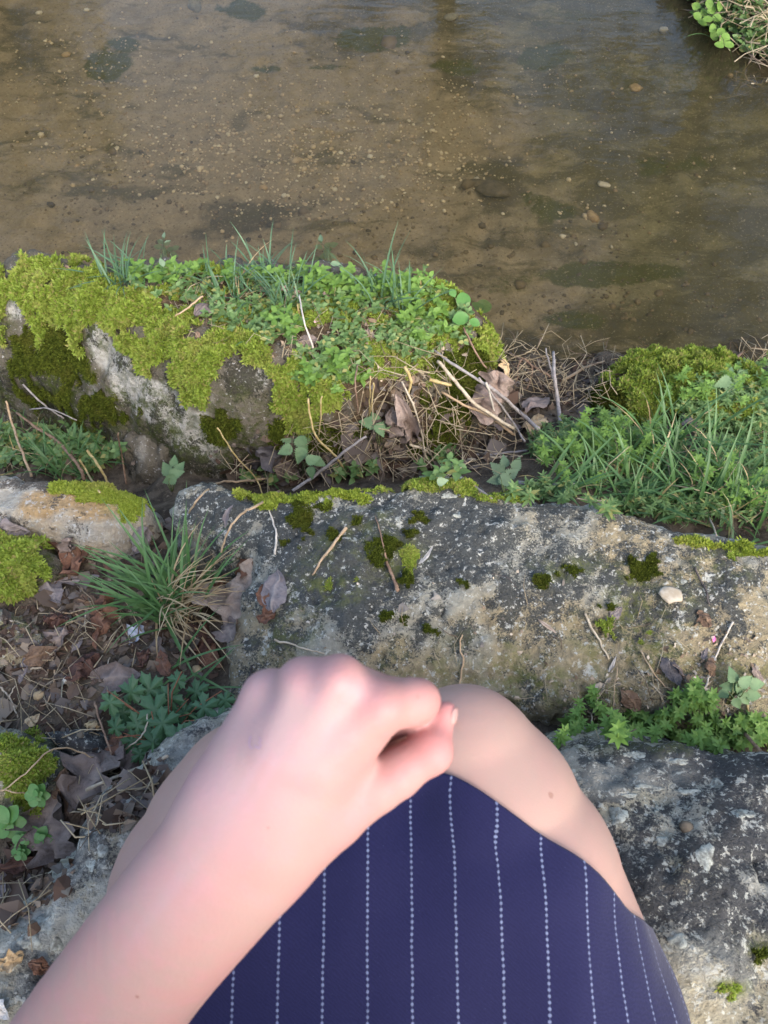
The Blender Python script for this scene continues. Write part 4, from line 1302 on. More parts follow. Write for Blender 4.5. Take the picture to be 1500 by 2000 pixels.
# ------------------------------------------------------------------ low leafy cover (too many plants to count)
def rosette(s, p, n, r, kind='oval', size=.010, up=.02, levels=2, leaves=4):
    d = n * .5 + np.array([0, 0, .8]) + r.normal(0, .35, 3)
    d /= np.linalg.norm(d)
    h = up * r.uniform(.5, 1.3)
    V, F = tube_np([p - d * .003, p + d * h], [.0006, .0005], 3)
    a0 = r.uniform(0, 6.28)
    for lv in range(levels):
        q = p + d * h * (lv + 1) / levels
        for k in range(leaves):
            a = a0 + k * 6.283 / leaves + lv * .8 + r.normal(0, .2)
            R0 = basis(np.array([math.cos(a), math.sin(a), r.uniform(.0, .7)]), d)
            sz = size * r.uniform(.6, 1.3) * (1.1 - .25 * lv)
            Vl, Fl = LEAF[kind]
            s.add((Vl * sz) @ R0.T + q, Fl)
def cover(name, label, lst, n, seed, mat, **kw):
    s = Soup()
    r = np.random.default_rng(seed)
    for (x, y) in scatter(lst, n, seed):
        p, nn = hit(x, y)
        if nn[2] < .2: continue
        rosette(s, p, nn, r, **kw)
    return tag(s.build(name, M[mat], smooth=True), label, 'plants', kind='stuff')
cover('speedwell_cover', 'small round leaved weeds spread over the top of the mossy boulder', [(560, 575, 90, 35), (680, 585, 110, 40), (800, 570, 70, 35), (330, 560, 70, 22), (430, 600, 90, 30), (540, 650, 60, 35), (640, 720, 70, 42, 1.4), (720, 660, 90, 50), (800, 660, 60, 40), (850, 580, 30, 22), (480, 640, 60, 24), (900, 640, 30, 30)],
      400, 401, 'herb', size=.0125, up=.022, levels=2, leaves=4)
cover('boulder_herbs', 'larger leaved weeds on the far and right side of the boulder top', [(720, 570, 110, 26), (800, 575, 60, 30), (600, 560, 90, 20), (330, 545, 80, 14), (470, 550, 90, 14), (560, 640, 40, 22), (640, 735, 60, 30), (830, 640, 50, 30)],
      170, 407, 'herb_bright', size=.016, up=.035, levels=2, leaves=4)
cover('bank_weeds', 'small leafy weeds covering the bank at right', [(1180, 870, 110, 60), (1080, 880, 50, 40), (1430, 800, 100, 60, 1.3), (1250, 880, 90, 50), (1360, 950, 180, 60), (1480, 780, 70, 60, 1.5), (1280, 1000, 120, 20), (1470, 900, 90, 60), (1060, 970, 60, 18)],
      760, 402, 'herb', kind='lance', size=.017, up=.030, levels=3, leaves=6)
cover('gap_weeds', 'small leafy weeds in the gap at the far left', [(60, 880, 70, 40), (160, 890, 70, 40), (210, 880, 40, 30), (860, 920, 50, 20, .5), (700, 930, 60, 14, .5), (520, 930, 60, 18, .4)], 180, 403, 'herb', size=.016, up=.035, levels=2, leaves=4)
cover('far_bank_weeds', 'brownish green plants matted on the far bank', [(1450, 50, 70, 50), (1500, 90, 50, 40), (1600, 80, 90, 90), (1420, -40, 120, 60), (1400, 40, 40, 40), (1470, 100, 40, 14)], 420, 404, 'herb', size=.022, up=.05, levels=2, leaves=5)

# ------------------------------------------------------------------ sprigs of cleavers, one object each
def sprig_mesh(seed, whorls, mat, size=.0125, up=.040):
    s = Soup()
    r = np.random.default_rng(seed)
    d = np.array([r.normal(0, .25), r.normal(0, .25), 1.0])
    d /= np.linalg.norm(d)
    V, F = tube_np([(0, 0, -.006), d * up * .5, d * up], [.0009, .0008, .0006], 4)
    s.add(V, F)
    for lv in range(whorls):
        q = d * up * (lv + 1) / whorls
        for k in range(7):
            a = k * .8976 + lv * .45 + r.normal(0, .1)
            R0 = basis(np.array([math.cos(a), math.sin(a), .25 + .35 * (lv == whorls - 1)]), d)
            sz = size * r.uniform(.8, 1.2) * (.8 if lv == whorls - 1 else 1)
            Vl, Fl = LEAF['lance']
            s.add((Vl * np.array([1, 1.35, 1]) * sz) @ R0.T + q, Fl)
    return mesh_np('sprig', np.concatenate(s.V), [np.concatenate(v) for v in s.F.values()], M[mat])
SPR = [sprig_mesh(500 + i, 2 + i % 2, 'herb_bright', .0112, .022 + .006 * (i % 3)) for i in range(6)]
SPR2 = [sprig_mesh(520 + i, 3, 'herb_bright', .0135, .05 + .01 * (i % 3)) for i in range(6)]
def sprigs(lst, n, seed, meshes, label, group):
    r = np.random.default_rng(seed)
    for (x, y) in scatter(lst, n, seed):
        p, nn = hit(x, y)
        if nn[2] < .1: nn = np.array([0, 0, 1.0])
        o = link('cleavers_sprig', meshes[int(r.integers(len(meshes)))])
        R0 = basis(np.array([math.cos(r.uniform(0, 6.28)), math.sin(r.uniform(0, 6.28)), 0]), nn * .4 + np.array([0, 0, .8]))
        sc = r.uniform(.8, 1.25)
        o.matrix_world = mat4(p, R0, (sc, sc, sc))
        tag(o, label, 'plant', group)
sprigs([(1125, 1420, 32, 26), (1200, 1425, 42, 32, 1.5), (1275, 1420, 40, 28), (1340, 1400, 40, 40), (1360, 1365, 26, 22), (1300, 1440, 60, 16), (1420, 1430, 60, 26), (1470, 1440, 50, 28), (1380, 1450, 70, 16), (1160, 1375, 16, 10), (1100, 1455, 12, 10)], 120, 411, SPR,
       'bright green cleavers sprig in the row growing behind the dark seat boulder', 'cleavers sprigs behind the seat boulder')
sprigs([(1170, 880, 60, 40), (1230, 890, 60, 40), (1110, 920, 60, 40), (1200, 830, 30, 25), (1330, 780, 40, 30), (1440, 760, 60, 40), (1400, 960, 90, 40)], 90, 412, SPR2,
       'green cleavers sprig standing among the grass on the bank at right', 'cleavers sprigs on the bank')

# ------------------------------------------------------------------ single plants with their own leaves
def plant(name, label, cat, base, leaves, kind, mat, stem='stem', lift=.03, up=.6, srad=.0012, jitter=.35):
    """leaves: (pixel x, pixel y, length in pixels, heading in degrees, extra lift)"""
    b, nb = hit(*base)
    t = thing(name, label, cat, b)
    s = Soup()
    for i, q in enumerate(leaves):
        x, y, ln = q[:3]
        ang = math.radians(q[3]) if len(q) > 3 else rng.uniform(0, 6.28)
        lf = lift * (q[4] if len(q) > 4 else rng.uniform(.6, 1.2))
        h0, n0 = hit(x, y)
        p = W(x, y, min(h0[2], b[2] + .05) + lf)
        dist = (p - C0) @ A
        L = ln * dist / 1500
        dx = np.array([1.0, 0, 0]) * math.cos(ang) + U * math.sin(ang)
        n = np.array([0, -.25, up]) + rng.normal(0, jitter, 3) * .5 - A * .3
        R0 = basis(dx, n)
        start = p - R0[:, 0] * L * .5
        o = link('leaf', leaf_mesh(kind, mat), t)
        o.matrix_basis = mat4(start - b, R0, (L, L, L))
        midp = (start + b) / 2 + np.array([0, 0, lf * .3]) + rng.normal(0, .004, 3)
        V, F = tube_np([b - np.array([0, 0, .004]), midp, start], [srad, srad * .8, srad * .6], 4)
        s.add(V - b, F)
    s.build('stem', M[stem], t)
    return t
plant('nettle', 'pale green nettle with toothed leaves against the front of the mossy boulder', 'plant', (590, 935),
      [(556, 849, 44, 160), (591, 853, 36, 100), (610, 829, 38, 70), (591, 868, 36, -60), (556, 880, 32, 200), (586, 890, 34, 250), (612, 897, 30, 20), (624, 903, 30, -20), (608, 924, 26, -90)], 'nettle', 'nettle', lift=.07)
plant('nettle', 'small nettle in the middle of the dry stems below the boulder', 'plant', (745, 890),
      [(718, 825, 36, 170), (743, 840, 30, -60), (745, 807, 34, 80), (731, 814, 24, 120), (757, 830, 26, 20)], 'nettle', 'nettle', lift=.06)
plant('celandine', 'plant with smooth rounded leaves at the right end of the mossy boulder above the water', 'plant', (905, 640),
      [(905, 587, 34, 100), (929, 604, 36, 30), (944, 599, 34, 10), (900, 622, 32, 190), (927, 630, 22, -20), (884, 572, 18, 120)], 'round', 'cress', lift=.05)
plant('seedling', 'grey green seedling standing left on the far edge of the boulder', 'plant', (330, 540),
      [(320, 460, 16, 90, 2.0), (313, 472, 16, 150, 1.9), (327, 474, 16, 40, 1.9), (308, 482, 18, 170, 1.7), (334, 487, 18, 20, 1.6), (343, 484, 16, 30, 1.6), (340, 497, 18, -20, 1.4), (322, 490, 16, 90, 1.5), (300, 508, 20, 160, 1), (316, 512, 20, 110, 1)], 'oval', 'silver', lift=.05)
plant('seedling', 'grey green seedling standing near the middle of the far edge of the boulder', 'plant', (645, 545),
      [(626, 466, 18, 100, 1.9), (622, 482, 18, 160, 1.7), (640, 479, 18, 40, 1.7), (652, 478, 18, 20, 1.7), (640, 490, 20, 30, 1.5), (633, 500, 22, 190, 1.3), (618, 508, 22, 190, 1.1), (648, 500, 20, -10, 1.3), (655, 515, 20, 0, 1)], 'oval', 'silver', lift=.05)
plant('nettle', 'pale nettle sprout on top of the mossy rock at right', 'plant', (1420, 790),
      [(1424, 733, 40, 70), (1412, 748, 34, 200), (1442, 745, 34, 10), (1428, 762, 30, -70), (1452, 730, 26, 30)], 'nettle', 'nettle', lift=.05)
plant('nettle', 'dull green nettle on the near right part of the slab', 'plant', (1420, 1375),
      [(1430, 1318, 32, 100), (1458, 1330, 34, 30), (1480, 1336, 34, 0), (1423, 1340, 32, 180), (1455, 1366, 32, -50), (1474, 1358, 34, -10), (1445, 1346, 30, -90), (1410, 1356, 26, 200), (1440, 1375, 26, -60)], 'nettle', 'nettle', lift=.03)
plant('nettle', 'small nettle hidden at the foot of the brown stone knob', 'plant', (335, 960),
      [(325, 915, 32, 120), (345, 925, 30, 20), (330, 938, 30, 200), (352, 912, 26, 60), (340, 900, 24, 90)], 'nettle', 'nettle', lift=.05)
plant('nettle', 'blue green nettle beside the end of the slab moss', 'plant', (985, 965),
      [(970, 915, 34, 140), (1000, 925, 34, 30), (990, 940, 36, -40), (965, 938, 28, 190), (1010, 905, 30, 60), (985, 900, 26, 100)], 'nettle', 'silver', lift=.05)
plant('nettle', 'grey green nettle low in the gap near the lying sticks', 'plant', (860, 960),
      [(1330, 1345, 0.1, 0)][:0] + [(830, 935, 24, 150), (850, 930, 26, 60), (865, 940, 24, 10)], 'nettle', 'silver', lift=.03)
pl = []
rp = np.random.default_rng(77)
for (x, y, l) in [(215, 1375, 50), (255, 1350, 56), (290, 1345, 62), (240, 1395, 52), (300, 1385, 66), (330, 1365, 56), (270, 1415, 56), (320, 1415, 64), (360, 1395, 56), (260, 1450, 48), (300, 1450, 60), (345, 1440, 56), (380, 1430, 52), (400, 1380, 54), (430, 1405, 48),
                  (385, 1350, 46), (415, 1440, 40), (275, 1475, 40), (440, 1370, 40), (345, 1330, 40), (225, 1420, 40), (360, 1465, 40)]:
    pl.append((x, y, l * 1.1, rp.uniform(0, 360), rp.uniform(.5, 1.4)))
plant('parsley', 'dark green plant with deeply cut leaves beside the forearm', 'plant', (330, 1440), pl, 'palm', 'parsley', stem='red_stem', lift=.05, up=.9)
def cress(label, centre, r, base):
    lv = [(centre[0] + r * .55 * math.cos(a), centre[1] - r * .55 * math.sin(a), r * 1.05, math.degrees(a), 1) for a in np.arange(0, 6.2, 1.05)]
    lv += [(centre[0] + r * .22 * math.cos(a + .5), centre[1] - r * .22 * math.sin(a + .5), r * .6, math.degrees(a + .5), 1.25) for a in np.arange(0, 6.2, 1.6)]
    plant('watercress', label, 'plant', base, lv, 'round', 'cress', lift=.035, jitter=.2)
cress('highest of the bright cress rosettes beside the yellow mossed rock', (72, 1554), 24, (72, 1565))
cress('bright cress rosette touching the left edge under the yellow mossed rock', (14, 1606), 34, (15, 1615))
cress('bright cress rosette with cupped leaves nearest the big brown leaf', (76, 1638), 25, (76, 1648))
cress('bright cress rosette in the middle of the cress group at lower left', (48, 1640), 24, (48, 1655))
cress('lowest small cress rosette in the group at lower left', (40, 1664), 18, (40, 1670))
plant('bank_plant', 'lime green leafy plant hanging over the far bank edge', 'plant', (1400, 60),
      [(x, y, 19, rp.uniform(0, 360), rp.uniform(.6, 1.3)) for (x, y) in [(1360, 12), (1375, 25), (1390, 20), (1362, 32), (1382, 38), (1400, 35), (1392, 55), (1408, 62), (1395, 70), (1412, 80), (1425, 88), (1405, 88), (1418, 72), (1385, 8), (1405, 12), (1372, 45)]], 'round', 'herb_bright', lift=.06)
# ------------------------------------------------------------------ dead leaves
def dead_mat(name, c1, c2, vein):
    t = NT(name)
    n1 = t.noise(55, 5, 0.65)
    col = t.mix(t.ramp(n1, 0.3, 0.7), c1, c2)
    col = t.mix(t.math('MULTIPLY', t.ramp(t.noise(260, 3, 0.7), 0.55, 0.7), 0.5), col, tuple(c * .45 for c in c1))
    col = t.mix(t.math('MULTIPLY', t.attr('vein'), 0.6), col, vein)
    t.bump(t.math('ADD', t.math('MULTIPLY', n1, 1.5), t.math('MULTIPLY', t.attr('vein'), .6)), 0.8, 0.004)
    return t.fin(col, 0.65, 0.25)
DM = {
    'rust': dead_mat('rust_brown_leaf', (0.11, 0.052, 0.032), (0.19, 0.095, 0.06), (0.23, 0.135, 0.09)),
    'darkrust': dead_mat('dark_rust_leaf', (0.055, 0.028, 0.022), (0.11, 0.055, 0.04), (0.22, 0.12, 0.08)),
    'grey': dead_mat('grey_violet_leaf', (0.14, 0.118, 0.118), (0.215, 0.185, 0.18), (0.36, 0.31, 0.28)),
    'greybrown': dead_mat('grey_brown_leaf', (0.125, 0.095, 0.08), (0.20, 0.155, 0.135), (0.34, 0.27, 0.22)),
    'pale': dead_mat('pale_papery_leaf', (0.25, 0.19, 0.15), (0.40, 0.33, 0.27), (0.25, 0.17, 0.12)),
    'pink': dead_mat('pinkish_dry_leaf', (0.22, 0.165, 0.14), (0.33, 0.26, 0.225), (0.24, 0.17, 0.14)),
    'tan': dead_mat('tan_dry_leaf', (0.42, 0.29, 0.15), (0.56, 0.42, 0.26), (0.36, 0.24, 0.13)),
    'brown': dead_mat('brown_leaf', (0.10, 0.062, 0.042), (0.17, 0.11, 0.072), (0.28, 0.18, 0.11)),
    'dark': dead_mat('blackish_wet_leaf', (0.045, 0.042, 0.048), (0.10, 0.09, 0.095), (0.12, 0.11, 0.11)),
    'silver': dead_mat('silvery_leaf', (0.40, 0.38, 0.36), (0.56, 0.53, 0.49), (0.36, 0.32, 0.28)),
}
def dead_leaf(kind, seed):
    r = np.random.default_rng(seed)
    nx, ny = 16, 8
    wid = {'ovate': .27, 'lance': .14, 'willow': .085, 'crumple': .36, 'lobed': .46}[kind]
    crum = {'ovate': .05, 'lance': .045, 'willow': .014, 'crumple': .13, 'lobed': .10}[kind]
    u = np.linspace(0, 1, nx + 1)
    if kind == 'lobed':
        w = wid * np.sin(np.pi * np.clip(u * .96 + .02, 0, 1)) ** .6 * (1 + .38 * np.cos(u * 3 * 2 * np.pi + 2.6))
    elif kind == 'crumple':
        w = wid * np.sin(np.pi * np.clip(u * .96 + .02, 0, 1)) ** .7 * (1 + .22 * np.cos(u * 15 + seed))
    else:
        w = wid * np.sin(np.pi * np.clip(u ** .85 * .98 + .01, 0, 1)) ** .85
    v = np.linspace(-1, 1, ny + 1)
    Uu, Vv = np.meshgrid(u, v, indexing='ij')
    wj = w[:, None] * (1 + r.normal(0, .07, (nx + 1, 1)))
    X, Y = Uu.copy(), Vv * wj
    roll = r.uniform(-1.6, 1.6) if kind != 'willow' else r.uniform(-.6, .6)
    if kind == 'crumple': roll *= 1.5
    k = roll / max(wid, .1)
    th = Y * k
    Yr = np.sin(th) / k if abs(k) > .05 else Y
    Z = (1 - np.cos(th)) / k if abs(k) > .05 else 0 * Y
    Z = Z + r.uniform(-.35, .35) * (X - .5) ** 2 * 2
    q = np.c_[X.ravel(), Y.ravel() * 1.3, np.full(X.size, seed * 3.1)]
    Z = Z + (fbm(q, 4.5, 3, seed) * crum * 1.6).reshape(X.shape) + .06 * wid * np.abs(Vv)
    Yr = Yr + (fbm(q, 5, 2, seed + 5) * crum).reshape(X.shape)
    vein = np.exp(-(Vv / .07) ** 2) + .6 * np.clip(np.cos((Uu * 9 - np.abs(Vv) * 2.2) * 2 * np.pi) - .75, 0, 1) * 3
    Vt = np.c_[X.ravel() - .5, Yr.ravel(), (Z - Z.min()).ravel()]
    me = mesh_np('dead_leaf', Vt, grid_faces(nx + 1, ny + 1), None, attrs={'vein': np.clip(vein, 0, 1).ravel()})
    return me
DL = {k: [dead_leaf(k, 10 * i + j) for j in range(3)] for i, k in enumerate(('ovate', 'lance', 'willow', 'crumple', 'lobed'))}
def place_leaf(x, y, ln, ang, kind, col, label, lift=.002, tilt=.25, var=None, cat='leaf', group=None, name='dead_leaf'):
    p, n = hit(x, y)
    d = (p - C0) @ A
    a = math.radians(ang)
    q, _ = hit(x + 6 * math.cos(a), y - 6 * math.sin(a))
    dx = q - p
    if np.linalg.norm(dx) > .05 or np.linalg.norm(dx) < 1e-5: dx = np.array([math.cos(a), math.sin(a), 0])
    n = n * .7 + np.array([0, 0, .5]) + rng.normal(0, tilt, 3)
    R0 = basis(dx, n)
    # true length from the length seen in the view
    dxn = dx / np.linalg.norm(dx)
    seen = math.hypot(dxn[0], dxn @ U)
    L = ln * d / 1500 / max(.6, seen)
    src = DL[kind][int(rng.integers(3)) if var is None else var]
    key = (src.name, col)
    if key not in LEAF_ME:
        me = src.copy()
        me.materials.append(DM[col])
        LEAF_ME[key] = me
    o = link(name, LEAF_ME[key])
    o.matrix_world = mat4(p + n / np.linalg.norm(n) * lift, R0, (L, L, L))
    tag(o, label, cat, group or 'fallen dead leaves')
    return o
for row in [
    (148, 1094, 74, 70, 'crumple', 'rust', 'crumpled rust brown leaf right beside the bright moss at the left edge'),
    (132, 1072, 60, 100, 'crumple', 'greybrown', 'grey brown torn leaf behind the crumpled rust leaf by the moss'),
    (102, 1160, 66, -60, 'ovate', 'grey', 'rolled grey violet leaf below the bright moss at left'),
    (158, 1136, 88, 5, 'lance', 'grey', 'long narrow grey leaf lying level below the crumpled rust leaf'),
    (170, 1178, 56, -10, 'ovate', 'brown', 'mid brown leaf between the rolled grey leaf and the grass tuft'),
    (212, 1205, 78, 80, 'crumple', 'rust', 'large rust leaf just left of the middle of the grass tuft'),
    (198, 1240, 52, 70, 'lance', 'rust', 'narrow ribbed rust leaf left of the silvery scrap'),
    (218, 1108, 34, -40, 'ovate', 'rust', 'small rust leaf under the upper left blades of the tuft'),
    (266, 1112, 44, -30, 'crumple', 'darkrust', 'dark leaf in the shade of the tuft blades'),
    (120, 1256, 60, 60, 'crumple', 'greybrown', 'curled grey leaf with a ragged edge amid the litter'),
    (80, 1276, 64, 20, 'ovate', 'brown', 'ribbed brown leaf rolled lengthwise in the litter'),
    (48, 1306, 56, 75, 'lance', 'grey', 'narrow grey leaf beside the half buried stone'),
    (154, 1260, 30, 50, 'ovate', 'grey', 'small pointed grey leaf in the litter'),
    (228, 1327, 112, 12, 'ovate', 'greybrown', 'biggest flat grey brown leaf in the litter above the parsley'),
    (164, 1314, 56, 40, 'crumple', 'darkrust', 'dark rust shredded leaf left of the biggest flat leaf'),
    (110, 1216, 50, -10, 'crumple', 'darkrust', 'dark rust leaf at the top of the soil patch'),
    (120, 1232, 64, -15, 'lance', 'darkrust', 'long dark rust leaf crossing the soil patch'),
    (322, 1296, 54, 110, 'ovate', 'rust', 'rust leaf under the lower blades of the tuft'),
    (285, 1290, 36, 60, 'crumple', 'darkrust', 'dark folded leaf at the lower left of the tuft'),
    (412, 1286, 66, -45, 'ovate', 'rust', 'ribbed rust leaf at the lower right of the tuft'),
    (392, 1252, 50, 70, 'crumple', 'darkrust', 'dark leaf tucked under the dry blades right of the tuft'),
    (466, 1186, 112, -65, 'crumple', 'pale', 'pale papery crumpled leaf on the left end of the slab'),
    (540, 1158, 82, 80, 'ovate', 'grey', 'flat pointed grey violet leaf on the slab next to the pale papery leaf'),
    (516, 1166, 46, 100, 'ovate', 'rust', 'rust leaf edge showing under the pointed grey violet leaf'),
    (524, 1204, 40, 10, 'crumple', 'rust', 'small rust crumb of leaf below the pointed grey violet leaf'),
    (480, 1106, 50, 35, 'ovate', 'rust', 'small rust leaf on the slab above the pale papery leaf'),
    (452, 1240, 64, -60, 'ovate', 'greybrown', 'purplish brown leaf under the pale papery leaf'),
    (352, 1120, 44, 80, 'ovate', 'rust', 'rust leaf caught among the tuft blades'),
    (424, 1146, 40, 10, 'crumple', 'rust', 'rust scrap of leaf among the dry blades right of the tuft'),
    (24, 1030, 72, -8, 'ovate', 'grey', 'dark grey violet leaf on the ochre stained rock'),
    (276, 1052, 56, 60, 'crumple', 'grey', 'grey leaf behind the tuft between two rocks'),
    (450, 1010, 50, 75, 'lance', 'grey', 'grey leaf on the slab beneath the arching dry stem'),
    (65, 1412, 32, 40, 'ovate', 'tan', 'small tan leaf on the dark soil above the yellow mossed rock'),
    (178, 1428, 28, 50, 'crumple', 'tan', 'tiny orange tan leaf near the parsley stem'),
    (124, 1612, 130, -75, 'lobed', 'greybrown', 'large ragged brown leaf standing upright in front of the cress'),
    (122, 1530, 66, 80, 'ovate', 'brown', 'folded brown leaf above the large ragged brown leaf'),
    (160, 1500, 50, -70, 'lobed', 'rust', 'reddish leaf between the large ragged leaf and the pale straw'),
    (195, 1535, 88, 60, 'lobed', 'greybrown', 'shrivelled grey brown leaf under the pale straw'),
    (252, 1482, 60, 70, 'crumple', 'greybrown', 'dull purple brown leaf against the edge of the seat boulder'),
    (150, 1600, 70, 40, 'crumple', 'brown', 'dull leaf at the foot of the seat boulder near the ragged leaf'),
    (225, 1470, 56, 65, 'ovate', 'rust', 'red brown leaf above the pale straw by the parsley stems'),
    (46, 1688, 95, 4, 'lance', 'darkrust', 'long dark rust leaf below the cress at the left edge'),
    (5, 1732, 40, 80, 'ovate', 'grey', 'grey leaf cut by the left edge below the cress'),
    (26, 1872, 50, 15, 'crumple', 'tan', 'shredded tan leaf on the lower left of the seat boulder'),
    (76, 1890, 46, -25, 'ovate', 'rust', 'reddish leaf on the lower left of the seat boulder'),
    (8, 1968, 50, -50, 'ovate', 'silver', 'bluish white leaf at the lower left corner'),
    (950, 762, 96, 70, 'lobed', 'pink', 'large pale pinkish leaf under the grey sticks right of the boulder'),
    (980, 728, 50, -60, 'ovate', 'tan', 'tan folded leaf behind the large pale pinkish leaf'),
    (800, 815, 112, -68, 'lance', 'pink', 'long twisted brown leaf hanging on the front of the boulder'),
    (768, 826, 64, -60, 'crumple', 'greybrown', 'dull curled leaf left of the long twisted brown leaf'),
    (822, 850, 50, -40, 'lance', 'pale', 'pale strip of leaf at the tip of the long twisted leaf'),
    (567, 576, 52, -20, 'crumple', 'pale', 'whitish crumpled leaf among the weeds on top of the boulder'),
    (405, 612, 46, 15, 'ovate', 'greybrown', 'grey brown leaf lying between moss and weeds on top of the boulder'),
    (640, 575, 40, 20, 'crumple', 'greybrown', 'dull leaf behind the weeds on top of the boulder'),
    (600, 668, 44, 10, 'ovate', 'greybrown', 'flat grey leaf among the weeds in the middle of the boulder top'),
    (690, 650, 36, 0, 'ovate', 'greybrown', 'small grey leaf right of the middle of the boulder top'),
    (985, 838, 66, -12, 'ovate', 'pink', 'pointed pale leaf below the grey sticks'),
    (1048, 796, 62, 30, 'ovate', 'pink', 'brown pink leaf left of the upright grey stick'),
    (1050, 836, 52, 70, 'ovate', 'tan', 'tan leaf at the foot of the upright grey stick'),
    (530, 890, 66, -25, 'ovate', 'dark', 'slate dark leaf in the gap under the boulder moss'),
    (648, 908, 60, 60, 'ovate', 'dark', 'slate dark upright leaf near the middle of the gap'),
    (582, 928, 58, 15, 'crumple', 'greybrown', 'brown grey leaf just above the slab moss'),
    (560, 915, 50, -40, 'ovate', 'greybrown', 'folded leaf beside the slate dark leaf in the gap'),
    (505, 898, 46, 40, 'ovate', 'dark', 'small dark leaf left of the slate dark leaf'),
    (740, 905, 50, -30, 'crumple', 'brown', 'brown leaf among the dry stems in the gap'),
    (690, 865, 44, 20, 'ovate', 'greybrown', 'dull leaf on the gap slope under the long grey twig'),
    (1350, 826, 60, 15, 'ovate', 'dark', 'blackish leaf in the weeds at right'),
    (1390, 848, 46, 60, 'ovate', 'dark', 'dark upright leaf in the weeds at right'),
    (1200, 1199, 36, 40, 'ovate', 'grey', 'heart shaped grey leaf on the right half of the slab'),
    (1068, 1224, 46, -38, 'willow', 'pale', 'thin pale leaf near the middle of the slab'),
    (1192, 1306, 54, 68, 'willow', 'silver', 'cream coloured slender leaf on the near side of the slab'),
    (833, 1089, 46, 52, 'willow', 'silver', 'silvery slender leaf with a tan tip beside the moss cushions'),
    (1306, 1312, 66, -62, 'ovate', 'dark', 'dark split leaf with a pale edge near the cleavers row'),
    (1322, 1318, 50, -60, 'lance', 'greybrown', 'grey strip next to the dark split leaf'),
    (1229, 1366, 60, -48, 'ovate', 'brown', 'brown curled leaf on the near side of the slab'),
    (1236, 1408, 40, 0, 'lance', 'tan', 'orange tan strip of leaf in the cleavers row'),
    (1370, 1212, 34, -60, 'crumple', 'brown', 'small brown scrap of leaf at the right of the slab'),
    (1474, 1318, 42, -60, 'ovate', 'greybrown', 'grey brown leaf beside the dull nettle on the slab'),
    (1384, 1304, 36, 80, 'crumple', 'brown', 'little brown leaf under the white thin twig on the slab'),
    (1374, 1280, 34, 70, 'lance', 'grey', 'small grey strip under the pink petal'),
    (1182, 1378, 40, -30, 'lance', 'grey', 'narrow grey leaf left of the brown curled leaf'),
    (1420, 1420, 36, 30, 'ovate', 'tan', 'tan leaf among the cleavers at right'),
]:
    place_leaf(*row)

# ------------------------------------------------------------------ twigs, straws and sticks
def stick_mat(name, c1, c2):
    return simple_mat(name, c1, c2, 90, 0.8, 0.2, 0.5, 0.001)
SM = {'grey': stick_mat('weathered_grey_wood', (0.20, 0.18, 0.175), (0.33, 0.30, 0.28)), 'pale': stick_mat('pale_straw', (0.34, 0.28, 0.20), (0.48, 0.41, 0.31)), 'tan': stick_mat('tan_stem', (0.33, 0.23, 0.14), (0.46, 0.34, 0.22)),
      'brown': stick_mat('brown_twig', (0.16, 0.10, 0.07), (0.28, 0.19, 0.13)), 'dark': stick_mat('dark_twig', (0.045, 0.04, 0.04), (0.10, 0.085, 0.08)), 'white': stick_mat('bleached_twig', (0.42, 0.38, 0.32), (0.54, 0.49, 0.42)),
      'gold': stick_mat('golden_straw', (0.34, 0.25, 0.10), (0.46, 0.37, 0.19))}
def twig(label, pts, w0, w1, col, lift=.004, mid=0.0, lifts=None, name='twig', cat='twig'):
    """pts in photo pixels laid on the built surface; w0,w1 widths in pixels; lifts raise single points above it"""
    P3 = []
    for i, (x, y) in enumerate(pts):
        p, n = hit(x, y)
        l = lifts[i] if lifts else lift + mid * math.sin(math.pi * i / max(1, len(pts) - 1))
        # slide along the sight line so that the raised point still stands over its own spot
        P3.append(W(x, y, p[2] + l))
    P3 = np.array(P3)
    out = []
    m = len(P3)
    for i in range(m - 1):
        p0, p1, p2, p3 = P3[max(0, i - 1)], P3[i], P3[i + 1], P3[min(m - 1, i + 2)]
        for k in range(5):
            t = k / 5
            out.append(.5 * (2 * p1 + (p2 - p0) * t + (2 * p0 - 5 * p1 + 4 * p2 - p3) * t * t + (3 * p1 - p0 - 3 * p2 + p3) * t ** 3))
    out.append(P3[-1])
    out = np.array(out)
    dist = (out - C0) @ A
    f = np.linspace(0, 1, len(out))
    jr = np.random.default_rng(len(label) * 7 + int(pts[0][0]))
    rad = .8 * (w0 * (1 - f) + w1 * f) * dist / 3000 * jr.uniform(.88, 1.12, len(out))
    out = out + jr.normal(0, .0006, out.shape)
    c = out[0].copy()
    V, F = tube_np(out - c, rad, 6)
    o = link(name, mesh_np(name, V, F, SM[col]))
    o.location = Vector(c)
    return tag(o, label, cat)
